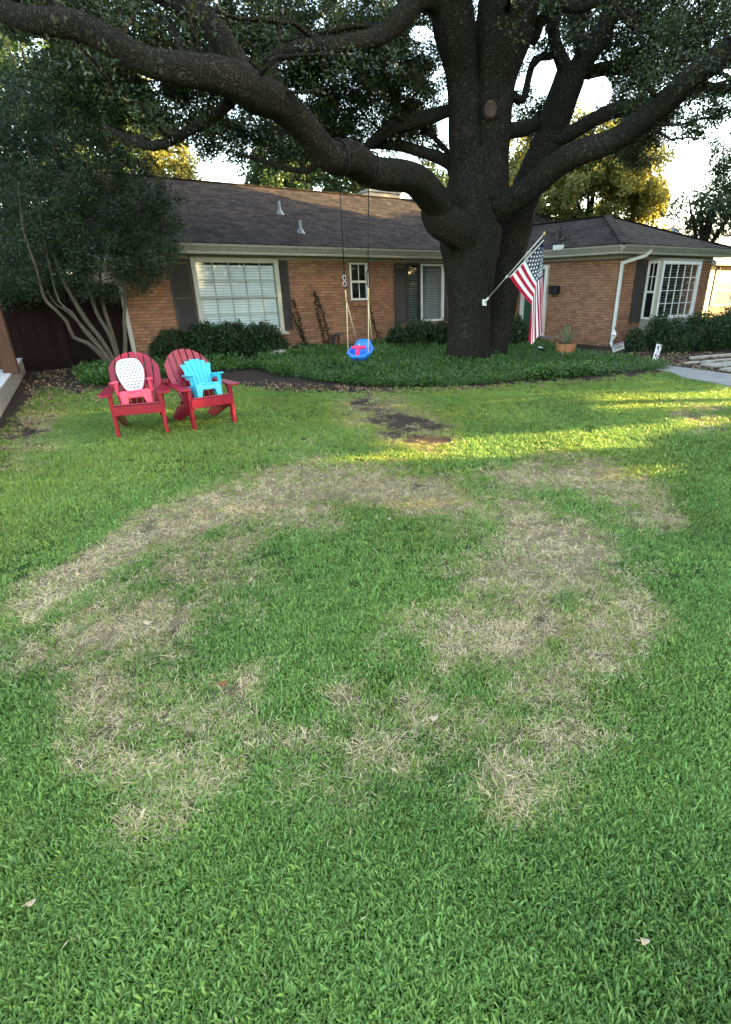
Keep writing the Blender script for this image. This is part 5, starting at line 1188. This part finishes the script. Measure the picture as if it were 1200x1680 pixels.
def scatter(name, pts, rot, scl, idx, tint, yel, sources, label):
    me = bpy.data.meshes.new(name); N = len(pts); me.vertices.add(N); me.vertices.foreach_set('co', np.asarray(pts, np.float32).ravel())
    for nm, tp, arr, key in (('rot', 'FLOAT_VECTOR', rot, 'vector'), ('scl', 'FLOAT', scl, 'value'), ('idx', 'INT', idx, 'value'), ('tint', 'FLOAT', tint, 'value'), ('yel', 'FLOAT', yel, 'value')):
        a = me.attributes.new(nm, tp, 'POINT'); a.data.foreach_set(key, np.asarray(arr, np.int32 if tp == 'INT' else np.float32).ravel())
    o = link_mesh(name, me); tag(o, label, name.replace('_', ' '), kind='stuff')
    ng = bpy.data.node_groups.new(name+'_nodes', 'GeometryNodeTree'); ng.interface.new_socket('Geometry', in_out='INPUT', socket_type='NodeSocketGeometry'); ng.interface.new_socket('Geometry', in_out='OUTPUT', socket_type='NodeSocketGeometry')
    n = ng.nodes; l = ng.links; gi = n.new('NodeGroupInput'); go = n.new('NodeGroupOutput'); ip = n.new('GeometryNodeInstanceOnPoints'); ci = n.new('GeometryNodeCollectionInfo')
    ci.inputs['Collection'].default_value = sources; ci.inputs['Separate Children'].default_value = True; ci.inputs['Reset Children'].default_value = True
    def na(nm, tp):
        q = n.new('GeometryNodeInputNamedAttribute'); q.data_type = tp; q.inputs['Name'].default_value = nm; return q.outputs['Attribute']
    l.new(gi.outputs[0], ip.inputs['Points']); l.new(ci.outputs[0], ip.inputs['Instance']); ip.inputs['Pick Instance'].default_value = True
    l.new(na('idx', 'INT'), ip.inputs['Instance Index']); er = n.new('FunctionNodeEulerToRotation'); l.new(na('rot', 'FLOAT_VECTOR'), er.inputs[0]); l.new(er.outputs[0], ip.inputs['Rotation']); l.new(na('scl', 'FLOAT'), ip.inputs['Scale'])
    l.new(ip.outputs[0], go.inputs[0]); md = o.modifiers.new('scatter', 'NODES'); md.node_group = ng; return o
def ground_pts():
    out = []
    for y0, y1, dens in ((.35, 1.6, 2300), (1.6, 3.0, 1500), (3.0, 5.0, 800), (5.0, 7.5, 520), (7.5, 10.5, 380), (10.5, 14, 250)):
        xw0, xw1 = -1.15*y1-1.2, .95*y1+1.2; n = int((xw1-xw0)*(y1-y0)*dens); out.append(np.stack([rng.uniform(xw0, xw1, n), rng.uniform(y0, y1, n)], 1))
    p = np.concatenate(out); px, py = prj(np.concatenate([p, np.zeros((len(p), 1))], 1)); k = (px > -260) & (px < 1460) & (py < 1900); return p[k], px[k], py[k]
gp, gx, gy = ground_pts()
no = poly_mask(gx, gy, BED) | poly_mask(gx, gy, WALK) | poly_mask(gx, gy, MULCHR)
sb = poly_mask(gx, gy+rng.normal(size=len(gx))*4, SOILBED)
side = ((gp-s0[:2]) @ nv) > -.02
k = ~(no | sb | side) ; gp, gx, gy = gp[k], gx[k], gy[k]
dry, soil = dry_at(gp[:, 0], gp[:, 1]); r1 = rng.random(len(gp)); r2 = rng.random(len(gp))
isdry = r1 < np.clip(dry**1.25*.84, .015, .82)
keep = r2 > np.clip(soil*1.15, 0, .97); keep &= ~(isdry & (rng.random(len(gp)) < .12)) 
gp, isdry, dry = gp[keep], isdry[keep], dry[keep]; N = len(gp)
dist = np.hypot(gp[:, 0], gp[:, 1])
ismix = (~isdry) & (rng.random(N) < np.clip(dry*2.2, 0, .85)); idx = np.where(isdry, 6+rng.integers(0, 5, N), np.where(ismix, 11+rng.integers(0, 5, N), rng.integers(0, 6, N))); scl = rng.uniform(.75, 1.25, N)*np.where(dist > 5, 1.25, 1.0)*np.where(isdry, 1.0, 1-.35*dry)
rot = np.stack([rng.normal(size=N)*.16, rng.normal(size=N)*.16, rng.uniform(0, 6.28, N)], 1)
tint = np.clip(.5*rng.random(N)+.5*vnoise_fast(gp[:, 0], gp[:, 1], 1.3, 8)+.1, 0, 1)
yel = np.clip(np.interp(dist, [0, 3, 5, 9], [.03, .05, .17, .34])+.6*dry*(~isdry)+.35*vnoise_fast(gp[:, 0], gp[:, 1], .9, 9)+rng.normal(size=N)*.1, 0, 1)
zz = vnoise_fast(gp[:, 0], gp[:, 1], 2.0, 5)*.012+vnoise_fast(gp[:, 0], gp[:, 1], .5, 6)*.03-.004
gcol = bpy.data.collections.new('grass_tufts')
for i, m_ in enumerate(green_src+straw_src+mixed_src): gcol.objects.link(bpy.data.objects.new('tuft_%02d' % i, m_))
scatter('grass', np.column_stack([gp, zz]), rot, scl, idx, tint, yel, gcol, 'thick green lawn grass with a ring of straw-coloured dead patches')
# ground cover bed
def in_poly_pts(poly, dens):
    c = np.array([G(*q)[:2] for q in poly]); lo, hi = c.min(0), c.max(0); n = int(np.prod(hi-lo)*dens); p = rng.uniform(lo, hi, (n, 2)); px, py = prj(np.concatenate([p, np.zeros((n, 1))], 1)); return p[poly_mask(px, py, poly)]
cp_ = np.concatenate([in_poly_pts(BED, 330), in_poly_pts(PATCH, 260)]); N = len(cp_)
ccol = bpy.data.collections.new('cover_sprigs')
for i, m_ in enumerate(cover_src): ccol.objects.link(bpy.data.objects.new('sprig_%02d' % i, m_))
scatter('ground_cover', np.column_stack([cp_, np.zeros(N)]), np.stack([rng.normal(size=N)*.2, rng.normal(size=N)*.2, rng.uniform(0, 6.28, N)], 1), rng.uniform(.7, 1.4, N)*(1+.9*vnoise_fast(cp_[:, 0]+20, cp_[:, 1], 1.1, 31)), rng.integers(0, 5, N), rng.random(N)*.6, np.clip(rng.normal(size=N)*.15, 0, 1), ccol, 'dark glossy ground cover around the oak trunk')
# leaf litter
lp = np.concatenate([in_poly_pts([(0, 720), (60, 640), (180, 640), (420, 625), (640, 640), (420, 645), (260, 640), (120, 670), (40, 720)], 110), in_poly_pts([(430, 628), (640, 640), (900, 632), (1060, 617), (900, 638), (640, 647), (450, 642)], 220), in_poly_pts([(940, 578), (1030, 575), (1200, 580), (1300, 600), (1300, 622), (1200, 614), (1100, 600)], 150), in_poly_pts([(20, 640), (70, 606), (190, 600), (150, 640), (60, 655)], 120)])
lp = lp[((lp-s0[:2]) @ nv) < -.05]
tag(link_mesh('leaf_litter', leaf_mesh('leaf_litter', np.column_stack([lp, rng.uniform(.01, .035, len(lp))]), .06, LITTER, 1.9, up=3.0)), 'brown fallen leaves scattered on the bare soil by the beds', 'leaf litter', kind='stuff')
# single fallen leaves on the lawn
def fallen(px, py, L, m, label, rz):
    p = G(px, py); mb = MB(); out = []
    for i in range(10):
        t = i/9*2*math.pi; out.append((L/2*math.cos(t), L*.28*math.sin(t)*(1-.3*math.cos(t)), .012*math.cos(2*t)+.01*abs(math.sin(t))))
    mb.add([(0, 0, 0)]+out, [(0, i+1, (i+1) % 10+1) for i in range(10)]); mb.tube([(-L*.5, 0, 0.01), (-L*.75, .004, .0)], .0015, 5)
    o = mb.build('fallen_leaf', m); o.location = (p[0], p[1], .055); o.rotation_euler = (.35, .2, rz); tag(o, label, 'leaf', 'fallen leaves on the lawn')
fallen(59, 1500, .028, LEAFPALE, 'pale curled leaf low on the left side of the lawn', .8); fallen(1051, 1563, .030, LEAFPALE, 'pale leaf lying near the bottom right of the lawn', .1)
fallen(711, 1194, .042, LEAFPALE, 'beige leaf below the middle of the green circle', .3); fallen(369, 1136, .045, LEAFRED, 'rust-coloured leaf on the left dry patch', .6)
fallen(246, 1035, .045, LEAFPALE, 'small white leaf on the left dry band', .2); fallen(638, 862, .05, LEAFPALE, 'tiny white leaf inside the top of the green circle', 1.2)
